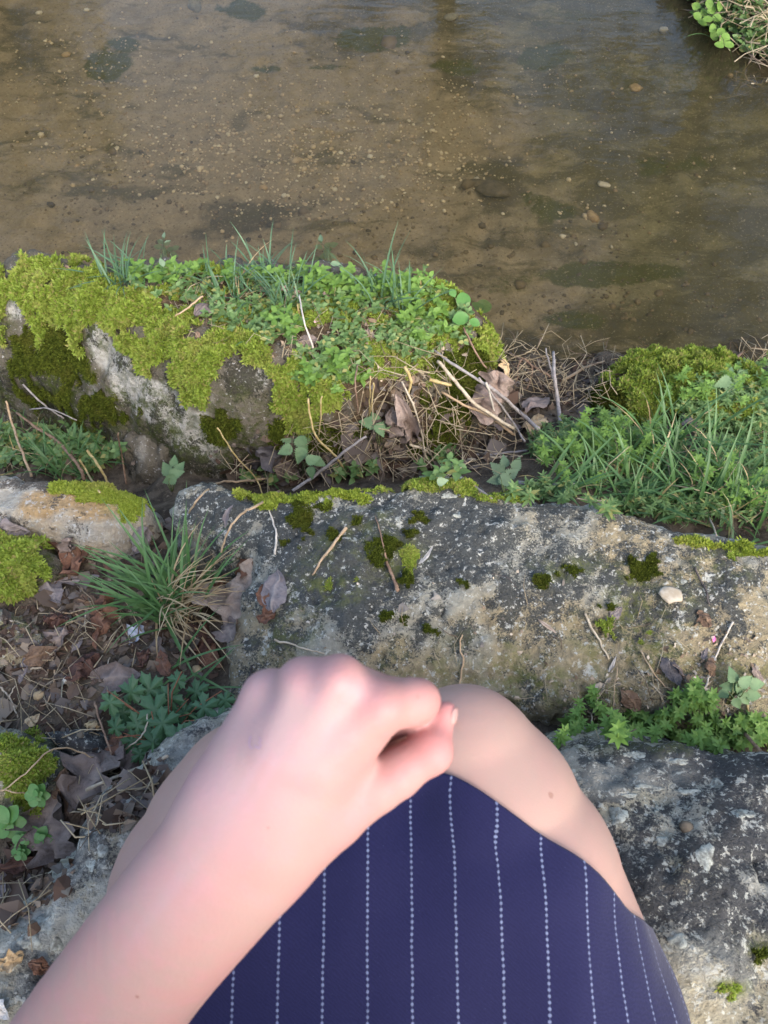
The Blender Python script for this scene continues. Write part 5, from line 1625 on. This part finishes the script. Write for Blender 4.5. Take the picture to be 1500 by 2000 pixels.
for row in [
    ('thin stem with a thick dark stub lying in the middle of the slab', [(733, 1008), (745, 1050), (752, 1085), (766, 1125), (777, 1155)], 2, 11, 'brown'),
    ('short tan twig left of the moss cushions on the slab', [(676, 1030), (650, 1065), (628, 1092), (611, 1124)], 9, 5, 'tan'),
    ('bent whitish grass stem on the slab by the left moss cushions', [(523, 990), (535, 1025), (540, 1050), (537, 1083)], 4, 6, 'white'),
    ('pale fine stem across the near left part of the slab', [(535, 1250), (570, 1258), (605, 1270), (634, 1276)], 6, 4, 'pale'),
    ('crooked pale twig just behind the knee', [(904, 1238), (898, 1265), (905, 1288), (900, 1320), (897, 1352)], 4, 5, 'tan'),
    ('straight straw leaning down the right half of the slab', [(1142, 1200), (1166, 1244), (1190, 1287)], 7, 5, 'pale'),
    ('stalk hanging from the cream slender leaf', [(1186, 1328), (1165, 1365), (1157, 1395), (1153, 1425)], 4, 4, 'pale'),
    ('kinked stalk left of the cream slender leaf', [(1205, 1305), (1200, 1345), (1198, 1380)], 3, 3, 'tan'),
    ('bleached thin twig at the right of the slab below the pink petal', [(1432, 1215), (1400, 1275), (1388, 1310), (1377, 1345)], 6, 5, 'white'),
    ('dark forked twig at the upper right of the slab', [(1357, 1108), (1370, 1138), (1378, 1150), (1385, 1180)], 5, 4, 'dark'),
    ('dark wiry twig on the left corner of the slab by the hand', [(492, 1298), (485, 1330), (468, 1372)], 4, 6, 'dark'),
    ('brown twig running out of the right edge over the cleavers', [(1412, 1392), (1450, 1428), (1505, 1490)], 9, 10, 'brown'),
    ('yellow straw crossing the brown twig at the right edge', [(1458, 1375), (1470, 1410), (1505, 1465)], 5, 5, 'gold'),
    ('long pale straw among the cleavers', [(1390, 1330), (1345, 1375), (1310, 1408), (1272, 1432)], 4, 5, 'pale'),
    ('thin stalk in front of the dark split leaf', [(1250, 1270), (1285, 1325), (1312, 1350)], 4, 4, 'tan'),
    ('second thin stalk near the dark split leaf', [(1270, 1335), (1300, 1360), (1330, 1368)], 4, 4, 'pale'),
    ('thin dark thread of a twig on the upper right of the slab', [(960, 1120), (990, 1128), (1010, 1148)], 2, 2, 'dark'),
    ('long pale stick lying at the top edge of the slab beside the grass', [(1010, 943), (1070, 948), (1130, 946), (1195, 940)], 13, 8, 'grey'),
    ('shorter grey stick above the long pale stick', [(905, 890), (960, 888), (1030, 880)], 8, 6, 'grey'),
    ('split grey stick right behind the shorter lying stick', [(912, 898), (970, 893), (1020, 892)], 8, 5, 'pale'),
    ('thin dry stem at the left end of the long pale stick', [(905, 935), (925, 948), (960, 975)], 5, 8, 'grey'),
    ('straw on the right bank hanging towards the slab', [(1370, 980), (1385, 1010), (1400, 1045)], 5, 4, 'pale'),
    ('orange stem bending over the weeds at right', [(1400, 765), (1375, 815), (1352, 865)], 6, 5, 'gold'),
    ('curved arch of brown stem beside the moss rock at right', [(1430, 708), (1450, 688), (1475, 680), (1505, 690)], 7, 8, 'brown'),
    ('hooked thin stem above the arch at the right shore', [(1420, 705), (1425, 685), (1428, 668), (1440, 678)], 4, 3, 'brown'),
    ('tan twig leaning along the moss rock edge at right', [(1098, 745), (1140, 720), (1180, 705)], 8, 5, 'tan'),
    ('tan twig curving over the litter from the left edge', [(0, 1117), (35, 1120), (65, 1150), (110, 1192), (148, 1200), (170, 1226)], 4, 4, 'tan'),
    ('pale root fibre at the left edge below the half buried stone', [(0, 1342), (20, 1365), (35, 1402)], 5, 4, 'pale'),
    ('crossing root fibre at the left edge below the half buried stone', [(0, 1392), (18, 1360), (30, 1340)], 4, 3, 'pale'),
    ('fine curved root beside the dark soil hollow', [(107, 1308), (104, 1340), (92, 1372), (80, 1380)], 4, 3, 'tan'),
    ('short light straw in the litter near the half buried stone', [(60, 1306), (84, 1304)], 6, 5, 'pale'),
    ('short straw upright in the litter left of the tuft', [(168, 1196), (166, 1224)], 5, 4, 'pale'),
    ('thin pale stem across the soil right of the dark rust leaf', [(216, 1285), (200, 1318)], 4, 4, 'pale'),
    ('tiny bleached splinter at the left edge above the grey stone', [(4, 1198), (22, 1214)], 5, 4, 'white'),
]:
    twig(*row)
LF = [
    ('upright grey stick with a pale cut tip near the water at right', [(1096, 838), (1089, 780), (1083, 735), (1081, 688)], 11, 8, 'grey', [-.01, .08, .15, .21]),
    ('slender grey shoot left of the upright grey stick', [(1086, 760), (1074, 715), (1066, 680)], 5, 4, 'grey', [.0, .07, .13]),
    ('long grey white stick sloping down from the right end of the boulder', [(848, 684), (890, 715), (955, 755), (1010, 800), (1052, 838)], 6, 10, 'grey', [.02, .05, .09, .10, .06]),
    ('straw coloured stick beneath the long grey white stick', [(855, 705), (890, 745), (930, 790), (1012, 842)], 9, 9, 'pale', [.02, .05, .08, .05]),
    ('broken tan stick pointing right in front of the pale leaf', [(862, 766), (905, 790), (955, 812), (1005, 850)], 6, 8, 'tan', [.03, .06, .07, .04]),
    ('thin grey stick crossing the large pale pinkish leaf', [(935, 738), (965, 775), (995, 815), (1025, 862)], 6, 5, 'grey', [.08, .09, .08, .05]),
    ('pale thin stick dropping straight over the pinkish leaf', [(950, 748), (960, 785), (968, 812)], 6, 4, 'white', [.10, .09, .06]),
    ('dark twig at the right end of the boulder moss', [(905, 640), (930, 690), (950, 720)], 5, 5, 'brown', [.02, .03, .02]),
    ('golden split straw on the front of the boulder', [(790, 715), (802, 745), (795, 775)], 9, 7, 'gold', [.03, .04, .02]),
    ('golden straw lying level under the sticks', [(838, 740), (862, 748), (880, 752)], 10, 8, 'gold', [.03, .04, .04]),
    ('arched brown stem over the left part of the slab front', [(698, 712), (694, 745), (697, 780), (700, 808)], 4, 4, 'brown', [.03, .06, .05, .01]),
    ('pair of upright golden stems at the end of the moss', [(724, 735), (722, 775), (720, 815)], 4, 4, 'gold', [.06, .04, .0]),
    ('yellow upright straw beside the pair of golden stems', [(731, 748), (726, 790), (720, 818)], 4, 3, 'gold', [.06, .04, .0]),
    ('long straw falling across the gap in front of the nettle', [(600, 778), (616, 850), (650, 885), (670, 912)], 5, 6, 'gold', [.10, .09, .06, .02]),
    ('golden upright straw at the lower end of the bright boulder moss', [(628, 775), (626, 815), (622, 850)], 4, 4, 'gold', [.06, .05, .02]),
    ('long grey twig lying across the gap below the boulder', [(716, 852), (670, 885), (620, 925), (572, 958)], 6, 9, 'grey', [.05, .06, .06, .05]),
    ('bent pale stem in the right part of the gap', [(785, 745), (810, 800), (826, 855), (830, 910)], 5, 4, 'pale', [.05, .06, .05, .0]),
    ('straw hook at the tip of the twisted brown leaf', [(800, 868), (830, 878), (845, 892)], 7, 4, 'pale', [.03, .04, .02]),
    ('thin pale stem on the weeds in the middle of the boulder top', [(585, 575), (593, 625), (612, 680)], 4, 5, 'white', [.05, .05, .02]),
    ('stiff twig lying in the moss on the left part of the boulder top', [(128, 520), (150, 530), (205, 532)], 6, 4, 'brown', [.03, .02, .02]),
    ('pale stem slanting through the weeds on the left of the boulder top', [(395, 578), (368, 600), (330, 625)], 5, 4, 'tan', [.05, .04, .02]),
    ('tall dry stem in the gap at the far left', [(12, 782), (25, 830), (45, 885), (62, 932)], 5, 7, 'tan', [.10, .12, .10, .04]),
    ('forked grey stem across the gap at the far left', [(32, 805), (75, 838), (110, 860), (150, 905), (165, 935)], 6, 10, 'brown', [.06, .08, .08, .06, .03]),
    ('grey straight twig at the left foot of the boulder', [(45, 750), (85, 790), (125, 818)], 5, 4, 'grey', [.02, .03, .03]),
    ('thin bowed twig at the left foot of the boulder', [(60, 800), (95, 798), (150, 820)], 4, 3, 'grey', [.05, .06, .03]),
    ('golden stem cut short in the far left gap', [(170, 880), (190, 905), (212, 945)], 7, 6, 'gold', [.10, .08, .03]),
    ('second golden stem in the far left gap', [(155, 898), (175, 930), (195, 960)], 6, 5, 'gold', [.10, .08, .03]),
    ('thin brown stalk rising in front of the stone knob', [(230, 845), (238, 890), (247, 945)], 4, 5, 'brown', [.10, .06, .0]),
    ('long yellow stem leaning over the foot of the boulder', [(425, 835), (460, 890), (500, 935), (512, 965)], 4, 4, 'gold', [.08, .08, .05, .01]),
    ('arching brown stem from the tuft over the left end of the slab', [(548, 958), (505, 985), (470, 1005), (445, 1040), (430, 1082)], 8, 5, 'tan', [.02, .05, .06, .05, .03]),
    ('flat arching straw above the tuft at the left end of the slab', [(370, 1000), (395, 965), (430, 942), (470, 940), (520, 935)], 5, 6, 'tan', [.04, .07, .07, .05, .02]),
    ('pale thick straw bridging the hollow beside the seat boulder', [(168, 1543), (220, 1520), (275, 1498), (325, 1478)], 9, 8, 'pale', [.04, .05, .05, .03]),
    ('arching brown stem over the yellow mossed rock', [(0, 1548), (50, 1510), (92, 1470), (130, 1460), (182, 1480)], 4, 4, 'tan', [.02, .04, .05, .05, .02]),
    ('lower straw stem across the yellow mossed rock', [(0, 1542), (30, 1548), (62, 1552)], 4, 3, 'tan', [.03, .03, .02]),
    ('reddish upright stalk in the dark soil above the straw', [(185, 1370), (195, 1410), (210, 1450), (222, 1500)], 6, 4, 'brown', [.02, .03, .03, .01]),
    ('pale curved stem hooking round the parsley', [(288, 1395), (286, 1420), (270, 1445), (238, 1468)], 4, 4, 'pale', [.07, .07, .06, .03]),
    ('short twig on the shore just left of the moss rock', [(995, 690), (1035, 712), (1075, 735)], 6, 5, 'brown', [.02, .05, .04]),
    ('loop of root at the shore above the sticks', [(1010, 745), (1012, 715), (1022, 700), (1040, 720), (1030, 760)], 4, 4, 'brown', [.02, .06, .08, .05, .01]),
]
for l, pts, a, b, c, lifts in LF:
    twig(l, pts, a, b, c, lifts=lifts)

# loose dry stems and roots, far too many to count
def stem_soup(name, label, lst, n, L, seed, mat='straw_soup', lift=.05, rad=.0011):
    s = Soup()
    r = np.random.default_rng(seed)
    for (x, y) in scatter(lst, n, seed):
        p, nn = hit(x, y)
        a, el = r.uniform(0, 6.283), r.normal(.1, .35)
        l = r.uniform(*L)
        d = np.array([math.cos(a) * math.cos(el), math.sin(a) * math.cos(el), abs(math.sin(el))])
        side = np.cross(d, (0, 0, 1)) * r.normal(0, .12) * l
        p0 = p + np.array([0, 0, r.uniform(0, lift)])
        V, F = tube_np([p0 - d * l * .5, p0 + side + np.array([0, 0, r.normal(.0, .012)]), p0 + d * l * .5], rad * r.uniform(.6, 1.5) * np.array([1, .9, .6]), 4)
        s.add(V, F)
    return tag(s.build(name, M[mat]), label, 'dry stems', kind='stuff')
stem_soup('dry_stems', 'tangle of dry stems between the mossy boulder and the slab', [(780, 800, 130, 70, 1.5), (900, 830, 100, 70), (700, 880, 110, 50), (560, 920, 120, 36), (1020, 740, 70, 50), (960, 860, 90, 50), (850, 740, 70, 40)], 190, (.05, .15), 601, rad=.0009)
stem_soup('gap_straw', 'fine dry straw filling the gap behind the slab', [(560, 930, 130, 24), (720, 915, 120, 26), (870, 905, 90, 30), (650, 880, 100, 40, .7)], 150, (.04, .13), 608, lift=.06, rad=.0008)
stem_soup('boulder_straw', 'dry straw scattered through the weeds on top of the boulder', [(600, 640, 240, 80), (780, 680, 120, 70), (430, 590, 120, 40)], 130, (.02, .08), 607, lift=.02, rad=.0007)
stem_soup('shore_roots', 'fine brown roots along the shore at right', [(1040, 730, 60, 40), (1150, 715, 60, 22), (1130, 770, 60, 40), (1470, 705, 50, 16), (990, 700, 30, 20)], 190, (.03, .10), 602, lift=.07, rad=.0009)
stem_soup('litter_stems', 'bits of straw and root in the leaf litter at left', [(120, 1280, 130, 120), (330, 1180, 120, 100, .7), (90, 1400, 110, 60), (60, 880, 130, 60), (220, 1560, 90, 80), (30, 1740, 60, 60)], 240, (.02, .08), 603, lift=.015, rad=.0008)
stem_soup('slab_stems', 'short bits of stem lying on the slab and in the cleavers row', [(1280, 1360, 170, 50), (1050, 1250, 300, 120, .15), (1200, 1420, 120, 26)], 90, (.02, .06), 604, lift=.006, rad=.0006)
stem_soup('bank_stems', 'dry stems in the grass of the right bank', [(1250, 920, 220, 90), (1430, 960, 110, 80)], 60, (.04, .12), 605, lift=.05, rad=.0009)
stem_soup('far_roots', 'brown matted stems on the far bank', [(1470, 60, 70, 90), (1480, 160, 40, 40), (1390, 30, 40, 30)], 160, (.06, .2), 606, lift=.12, rad=.0018)

# crumbs of dead leaf
def crumbs(name, label, lst, n, seed, size, cols):
    s = Soup()
    r = np.random.default_rng(seed)
    for (x, y) in scatter(lst, n, seed):
        p, nn = hit(x, y)
        sz = size * math.exp(r.normal(0, .45))
        R0 = basis(r.normal(0, 1, 3), nn + r.normal(0, .35, 3))
        k = 6
        V = [(0, 0, .12)] + [(math.cos(a) * r.uniform(.5, 1.2), math.sin(a) * r.uniform(.35, .9), r.normal(0, .22)) for a in np.arange(k) * 6.283 / k]
        s.add((np.array(V) * sz) @ R0.T + p + nn * .002, np.array([(0, 1 + i, 1 + (i + 1) % k) for i in range(k)]))
    t = NT(name + '_brown')
    m = t.fin(t.colramp(t.island(), [(i / max(1, len(cols) - 1), c) for i, c in enumerate(cols)]), 0.8, 0.15)
    return tag(s.build(name, m, smooth=False), label, 'leaf crumbs', kind='stuff')
BR = [(0.04, 0.030, 0.023), (0.09, 0.056, 0.040), (0.15, 0.115, 0.088), (0.15, 0.13, 0.118), (0.06, 0.042, 0.033), (0.24, 0.19, 0.14)]
crumbs('leaf_litter', 'broken brown leaf litter on the soil at left', [(110, 1260, 130, 110, 1.5), (230, 1200, 120, 110), (360, 1270, 80, 70), (110, 1390, 110, 50), (230, 1530, 100, 80, 1.4), (40, 1730, 70, 80), (90, 1690, 60, 60), (330, 1080, 60, 60), (-160, 1350, 130, 220, .5)], 1500, 701, .008, BR)
crumbs('gap_litter', 'broken leaf litter in the gap behind the slab', [(650, 890, 220, 50), (880, 850, 110, 60), (120, 890, 130, 50), (1000, 800, 80, 60), (780, 800, 90, 60)], 700, 702, .009, BR)
crumbs('gap_leaves', 'larger broken leaves packed in the gap behind the slab', [(560, 915, 130, 30), (720, 905, 130, 34), (880, 890, 90, 40), (760, 850, 90, 50)], 190, 706, .017, BR)
crumbs('boulder_litter', 'dry crumbs among the weeds on top of the boulder', [(600, 640, 250, 80), (780, 700, 130, 80), (430, 590, 130, 40)], 420, 703, .006, [(0.12, 0.08, 0.05), (0.30, 0.22, 0.15), (0.42, 0.34, 0.26), (0.20, 0.13, 0.09)])
crumbs('slab_litter', 'tiny dry crumbs on the near side of the slab', [(1260, 1360, 190, 50), (1400, 1310, 120, 80), (900, 1250, 350, 130, .12)], 260, 704, .0035, [(0.12, 0.08, 0.05), (0.36, 0.28, 0.2), (0.5, 0.44, 0.36), (0.10, 0.09, 0.085)])

# ------------------------------------------------------------------ small single things
def blob_stone(name, label, cat, x, y, r, mat, flat=.55, seed=0, sink=.3, asp=1.0, rot=0, group=None):
    p, n = hit(x, y)
    d = (p - C0) @ A
    R_ = r * d / 1500
    import bmesh
    bm = bmesh.new()
    bmesh.ops.create_icosphere(bm, subdivisions=2, radius=1)
    V = np.array([v.co[:] for v in bm.verts])
    F = np.array([[v.index for v in f.verts] for f in bm.faces])
    bm.free()
    V = V * (1 + .28 * fbm(V + seed * 7.7, 1.3, 3, seed))[:, None] * np.array([asp, 1, flat])
    Rz = np.array(Matrix.Rotation(math.radians(rot), 3, 'Z'))
    V = V @ Rz.T * R_
    o = link(name, mesh_np(name, V, F, mat))
    o.location = Vector(p + n * R_ * flat * (1 - 2 * sink))
    return tag(o, label, cat, group)
stone_tan = simple_mat('tan_pebble', (0.34, 0.24, 0.13), (0.48, 0.36, 0.21), 60)
stone_white = simple_mat('white_pebble', (0.52, 0.48, 0.40), (0.66, 0.62, 0.54), 60)
stone_grey = simple_mat('grey_pebble', (0.22, 0.22, 0.20), (0.32, 0.32, 0.29), 60)
stone_dark = simple_mat('dark_bed_stone', (0.075, 0.065, 0.05), (0.14, 0.115, 0.085), 40)
for a in [('tan stone under water right of the dark wedge stone', 1155, 425, 15, stone_tan, .5, 1, .3, .85, 20),
          ('white pebble under water near the upper left', 500, 151, 6, stone_white, .6, 2, .2, 1, 0),
          ('cream pebble high on the right side of the stream bed', 1298, 60, 9, stone_white, .6, 3, .3, 1.2, 0),
          ('small pale pebble far right in the stream', 1427, 148, 6, stone_tan, .6, 4, .3, 1, 0),
          ('flat pale pebble right of the weed clumps', 1240, 172, 11, stone_tan, .4, 5, .3, 1.3, -20),
          ('grey white pebble below the tan stone', 1098, 462, 6, stone_white, .5, 6, .3, 1.2, 0),
          ('bright white chip under water near the grey sticks side', 1125, 478, 5, stone_white, .5, 7, .2, .6, 0),
          ('second white chip right of the first, under water', 1195, 484, 5, stone_white, .5, 8, .2, .6, 0),
          ('wedge shaped dark stone lying on the stream bed', 962, 372, 34, stone_dark, .25, 9, .35, .8, 60),
          ('lighter wedge of stone half sunk beside the dark wedge', 935, 360, 22, stone_dark, .3, 10, .4, .6, 80),
          ('pair stone pale yellow at the right middle of the bed', 1180, 362, 8, stone_white, .4, 11, .3, 1.6, -25),
          ('light stone at the end of the sandy patch near the top', 880, 35, 11, stone_grey, .5, 12, .3, 1.3, 10),
          ('white dot of a pebble under water at the upper left corner', 77, 27, 6, stone_white, .6, 13, .3, 1, 0),
          ('pale pebble beside the corner pebble at upper left', 170, 21, 5, stone_white, .6, 14, .3, 1.4, 0),
          ('yellowish stone left of the round weed clump', 130, 108, 8, stone_tan, .5, 15, .3, 1.1, 40),
          ('cream stone with flat top left of the middle of the bed', 515, 368, 9, stone_tan, .5, 16, .3, .8, 50),
          ('round cream pebble left of the middle of the bed', 555, 383, 6, stone_white, .5, 17, .3, 1, 0),
          ('white round pebble in the middle of the gravel', 722, 308, 6, stone_white, .6, 18, .25, 1, 0),
          ('white pebble at the right side of the gravel', 746, 348, 6, stone_white, .6, 19, .25, 1, 0)]:
    blob_stone('pebble', a[0], 'pebble', *a[1:], group='single stones on the stream bed')
blob_stone('pebble', 'small white pebble in the litter above the dark soil hollow', 'pebble', 131, 1330, 9, stone_white, .7, 21, .3)
blob_stone('pebble', 'tan lump of stone at the edge of the dark soil hollow', 'pebble', 76, 1360, 11, stone_tan, .7, 22, .3)
blob_stone('pebble', 'dark angular stone chip on the seat boulder', 'pebble', 1344, 1618, 15, stone_dark, .45, 23, .3, .8, 50)
blob_stone('pebble', 'small buff pebble on the soil near the parsley', 'pebble', 385, 1308, 10, stone_tan, .6, 24, .3)
blob_stone('bark_chip', 'cream coloured chip with orange tip on the right of the slab', 'chip', 1311, 1163, 18, simple_mat('cream_chip', (0.34, 0.28, 0.20), (0.46, 0.41, 0.33), 50), .16, 25, .25, 1.25, -22)
blob_stone('submerged_stone', 'blue grey stone under water at the top edge', 'stone', 382, 12, 17, stone_grey, 1.2, 26, .4, .7, 0)  # grey lump of stone for an indistinct piece under the water

# silvery scrap under the tuft
sc = place_leaf(266, 1242, 46, 40, 'crumple', 'silver', 'crinkled silvery white plastic scrap under the grass tuft', name='plastic_scrap', cat='litter', group='litter scraps')
pm = NT('bluish_plastic').fin((0.38, 0.42, 0.50), 0.4, 0.5)
sc.data = sc.data.copy()
sc.data.materials[0] = pm
def petal(label, x, y, ln, ang, col, name='petal'):
    o = place_leaf(x, y, ln, ang, 'ovate', 'silver', label, name=name, cat='petal', group='fallen petals', tilt=.1)
    o.data = o.data.copy()
    o.data.materials[0] = NT(name + '_tint').fin(col, 0.5, 0.3)
petal('tiny bright pink petal on the right of the slab', 1393, 1248, 13, 80, (0.85, 0.20, 0.45))
petal('pale pink petal among the weeds on the boulder', 620, 629, 14, 30, (0.75, 0.45, 0.50))
petal('orange red speck of petal among the weeds on the boulder', 648, 582, 10, 30, (0.65, 0.18, 0.06))
petal('cream petal right of the middle of the boulder top', 811, 607, 14, 70, (0.62, 0.50, 0.38))
petal('yellow speck of petal in the middle of the boulder weeds', 678, 677, 9, 0, (0.70, 0.55, 0.05))
for l, x, y in [('tiny blue flower at the left of the boulder weeds', 461, 635), ('tiny blue flower near the far edge of the boulder', 670, 532), ('tiny blue flower by the tallest grass on the boulder', 733, 541), ('tiny blue flower in the shade by the stone knob', 240, 880)]:
    petal(l, x, y, 11, 20, (0.22, 0.27, 0.75), 'blue_flower')

# crusty lichen discs on the seat boulder
lich = NT('pale_lichen')
lc = lich.noise(160, 5, 0.7)
lich.bump(lc, 0.9, 0.002)
lich_m = lich.fin(lich.mix(lich.ramp(lc, 0.36, 0.62), (0.16, 0.16, 0.14), (0.37, 0.385, 0.34)), 0.95, 0.1)
def lichen(rk, x, y, rx, ry, seed):
    n = 26
    r = np.random.default_rng(seed)
    rad = 1 + .16 * np.sin(np.arange(n) * 2 * np.pi * 3 / n + seed) + r.normal(0, .10, n)
    V, F = [], []
    for ring, q in enumerate((0, .45, .8, 1.0)):
        for k in range(n if ring else 1):
            a = 2 * math.pi * k / n
            p, nn = hit(x + rx * rad[k] * q * math.cos(a), y + ry * rad[k] * q * math.sin(a))
            V.append(p + nn * (.0007 + .0002 * r.normal() if ring < 3 else -.0008))
    F3 = [(0, 1 + (k + 1) % n, 1 + k) for k in range(n)]
    F4 = [(1 + g * n + k, 1 + g * n + (k + 1) % n, 1 + (g + 1) * n + (k + 1) % n, 1 + (g + 1) * n + k) for g in (0, 1) for k in range(n)]
    link('lichen_patch', mesh_np('lichen_patch', V, [np.array(F3), np.array(F4)], lich_m), rk['o'])
for i, (x, y, rx, ry) in enumerate([(1208, 1594, 19, 21), (1292, 1642, 13, 11), (1378, 1672, 20, 28), (1325, 1838, 21, 17), (1400, 1530, 14, 9), (1258, 1536, 22, 5), (1284, 1541, 14, 5), (1342, 1546, 24, 6), (1230, 1554, 16, 5), (1240, 1474, 24, 8), (1325, 1488, 22, 7), (1283, 1580, 5, 9), (1455, 1590, 22, 9),
        (200, 1660, 12, 14), (178, 1690, 10, 14), (90, 1800, 22, 26), (60, 1840, 26, 18), (112, 1845, 14, 16), (250, 1600, 14, 10), (300, 1560, 12, 12)]):
    lichen(seat, x, y, rx, ry, 800 + i)
for i, (x, y, rx, ry) in enumerate([(778, 1014, 6, 8), (893, 1006, 9, 7), (1160, 998, 10, 4), (877, 968, 18, 6), (1335, 1136, 7, 5)]):
    lichen(slab, x, y, rx, ry, 840 + i)

# ------------------------------------------------------------------ trees beyond the stream: out of the picture, but they hang over it in the water's reflection
M['tree_leaf'] = leaf_mat('tree_leaf', (0.045, 0.075, 0.018), (0.10, 0.13, 0.035), 0.5, 0.3, 0.3)
bark = simple_mat('bark', (0.10, 0.08, 0.06), (0.19, 0.16, 0.13), 30, 0.9, 0.1, 0.8, 0.02)
for i, (lab, x, y, h) in enumerate([('broad tree on the far bank opposite the right end of the slab', 2.2, 5.4, 4.6), ('slender tree on the far bank straight across from the person', 0.3, 7.2, 5.2), ('leaning tree far down the right side of the stream', 4.6, 5.0, 4.4), ('bushy tree on the far bank to the left', -3.4, 8.0, 4.4)]):
    z0 = down(x, y)[0][2]
    t = thing('riverside_tree', lab, 'tree', (x, y, z0), 'trees along the far bank')
    r = np.random.default_rng(1000 + i)
    s = Soup()
    lean_ = np.array([r.normal(0, .15), -.25, 1.0])
    pts = [lean_ * q * h * .75 + np.array([r.normal(0, .05), r.normal(0, .05), 0]) for q in (-.03, .25, .5, .75, 1)]
    V, F = tube_np(pts, [.13, .10, .08, .05, .02], 8)
    s.add(V, F)
    L = Soup()
    for b in range(22):
        q = r.uniform(.25, 1)
        a = r.uniform(0, 6.283)
        st = lean_ * q * h * .75
        en = st + np.array([math.cos(a), math.sin(a), r.uniform(.1, .7)]) * h * r.uniform(.14, .32) * (1.25 - .5 * q)
        V, F = tube_np([st, (st + en) / 2 + r.normal(0, .05, 3), en], [.03, .02, .008], 5)
        s.add(V, F)
        for c in range(130):
            p = st + (en - st) * r.uniform(.35, 1.15) + r.normal(0, .17, 3)
            Vl, Fl = LEAF['oval']
            L.add((Vl * r.uniform(.07, .13)) @ basis(r.normal(0, 1, 3), np.array([0, 0, 1]) + r.normal(0, .6, 3)).T + p, Fl)
    s.build('trunk', bark, t)
    L.build('crown', M['tree_leaf'], t)

# ------------------------------------------------------------------ gravel on the stream bed
def ico():
    import bmesh
    bm = bmesh.new()
    bmesh.ops.create_icosphere(bm, subdivisions=1, radius=1)
    V = np.array([v.co[:] for v in bm.verts])
    F = np.array([[v.index for v in f.verts] for f in bm.faces])
    bm.free()
    return V, F
IV_, IF_ = ico()
def gravel(name, label, lst, n, seed, r0, cols, sig=.4):
    r = np.random.default_rng(seed)
    pts = np.array(scatter(lst, n, seed, 1.2))
    ok = np.array([W(x, y, -.1)[1] > 1.2 for x, y in pts])
    pts = pts[ok]
    w3 = np.array([W(x, y, -.1) for x, y in pts])
    z = terrain(w3[:, 0], w3[:, 1])
    ok = z < -.015
    w3, z = w3[ok], z[ok]
    m = len(w3)
    sz = r0 * np.exp(r.normal(0, sig, m))
    sc_ = np.stack([r.uniform(.7, 1.3, m), r.uniform(.7, 1.3, m), r.uniform(.4, .8, m)], 1) * sz[:, None]
    th = r.uniform(0, 6.283, m)
    L = IV_[None] * (1 + r.normal(0, .12, (m, len(IV_), 1))) * sc_[:, None]
    c, s_ = np.cos(th)[:, None], np.sin(th)[:, None]
    V = np.stack([L[:, :, 0] * c - L[:, :, 1] * s_ + w3[:, :1], L[:, :, 0] * s_ + L[:, :, 1] * c + w3[:, 1:2], L[:, :, 2] + z[:, None] + sz[:, None] * .12], 2)
    F = (np.arange(m) * len(IV_))[:, None, None] + IF_[None]
    t = NT(name + '_stone')
    k = len(cols)
    mat = t.fin(t.colramp(t.island(), [(i / (k - 1), c_) for i, c_ in enumerate(cols)]), 0.85, 0.2)
    return tag(link(name, mesh_np(name, V.reshape(-1, 3), F.reshape(-1, 3), mat)), label, 'gravel', kind='stuff')
gravel('light_gravel', 'light gravel scattered on the middle of the stream bed', [(600, 310, 330, 110, 1.6), (480, 230, 420, 130, .8), (820, 300, 160, 90, 1.1), (180, 140, 220, 100, .7), (300, 300, 300, 60, .7), (900, 180, 300, 120, .4), (1200, 350, 260, 120, .18), (640, 395, 200, 30, .8)],
       3300, 901, .0036, [(0.26, 0.20, 0.14), (0.40, 0.31, 0.21), (0.52, 0.42, 0.30), (0.66, 0.58, 0.44), (0.46, 0.36, 0.24), (0.74, 0.68, 0.56)])
gravel('dark_gravel', 'dark grit on the stream bed', [(500, 430, 450, 80), (200, 350, 250, 120), (1000, 500, 400, 150), (800, 100, 500, 100, .5), (1200, 600, 300, 70)], 1500, 902, .0031, [(0.10, 0.08, 0.06), (0.16, 0.125, 0.085), (0.20, 0.155, 0.105), (0.07, 0.06, 0.05)], .6)
crumbs('bank_litter', 'brown litter along the shore at right', [(1040, 740, 70, 50), (1150, 740, 80, 40), (1100, 800, 60, 40)], 350, 705, .008, BR)
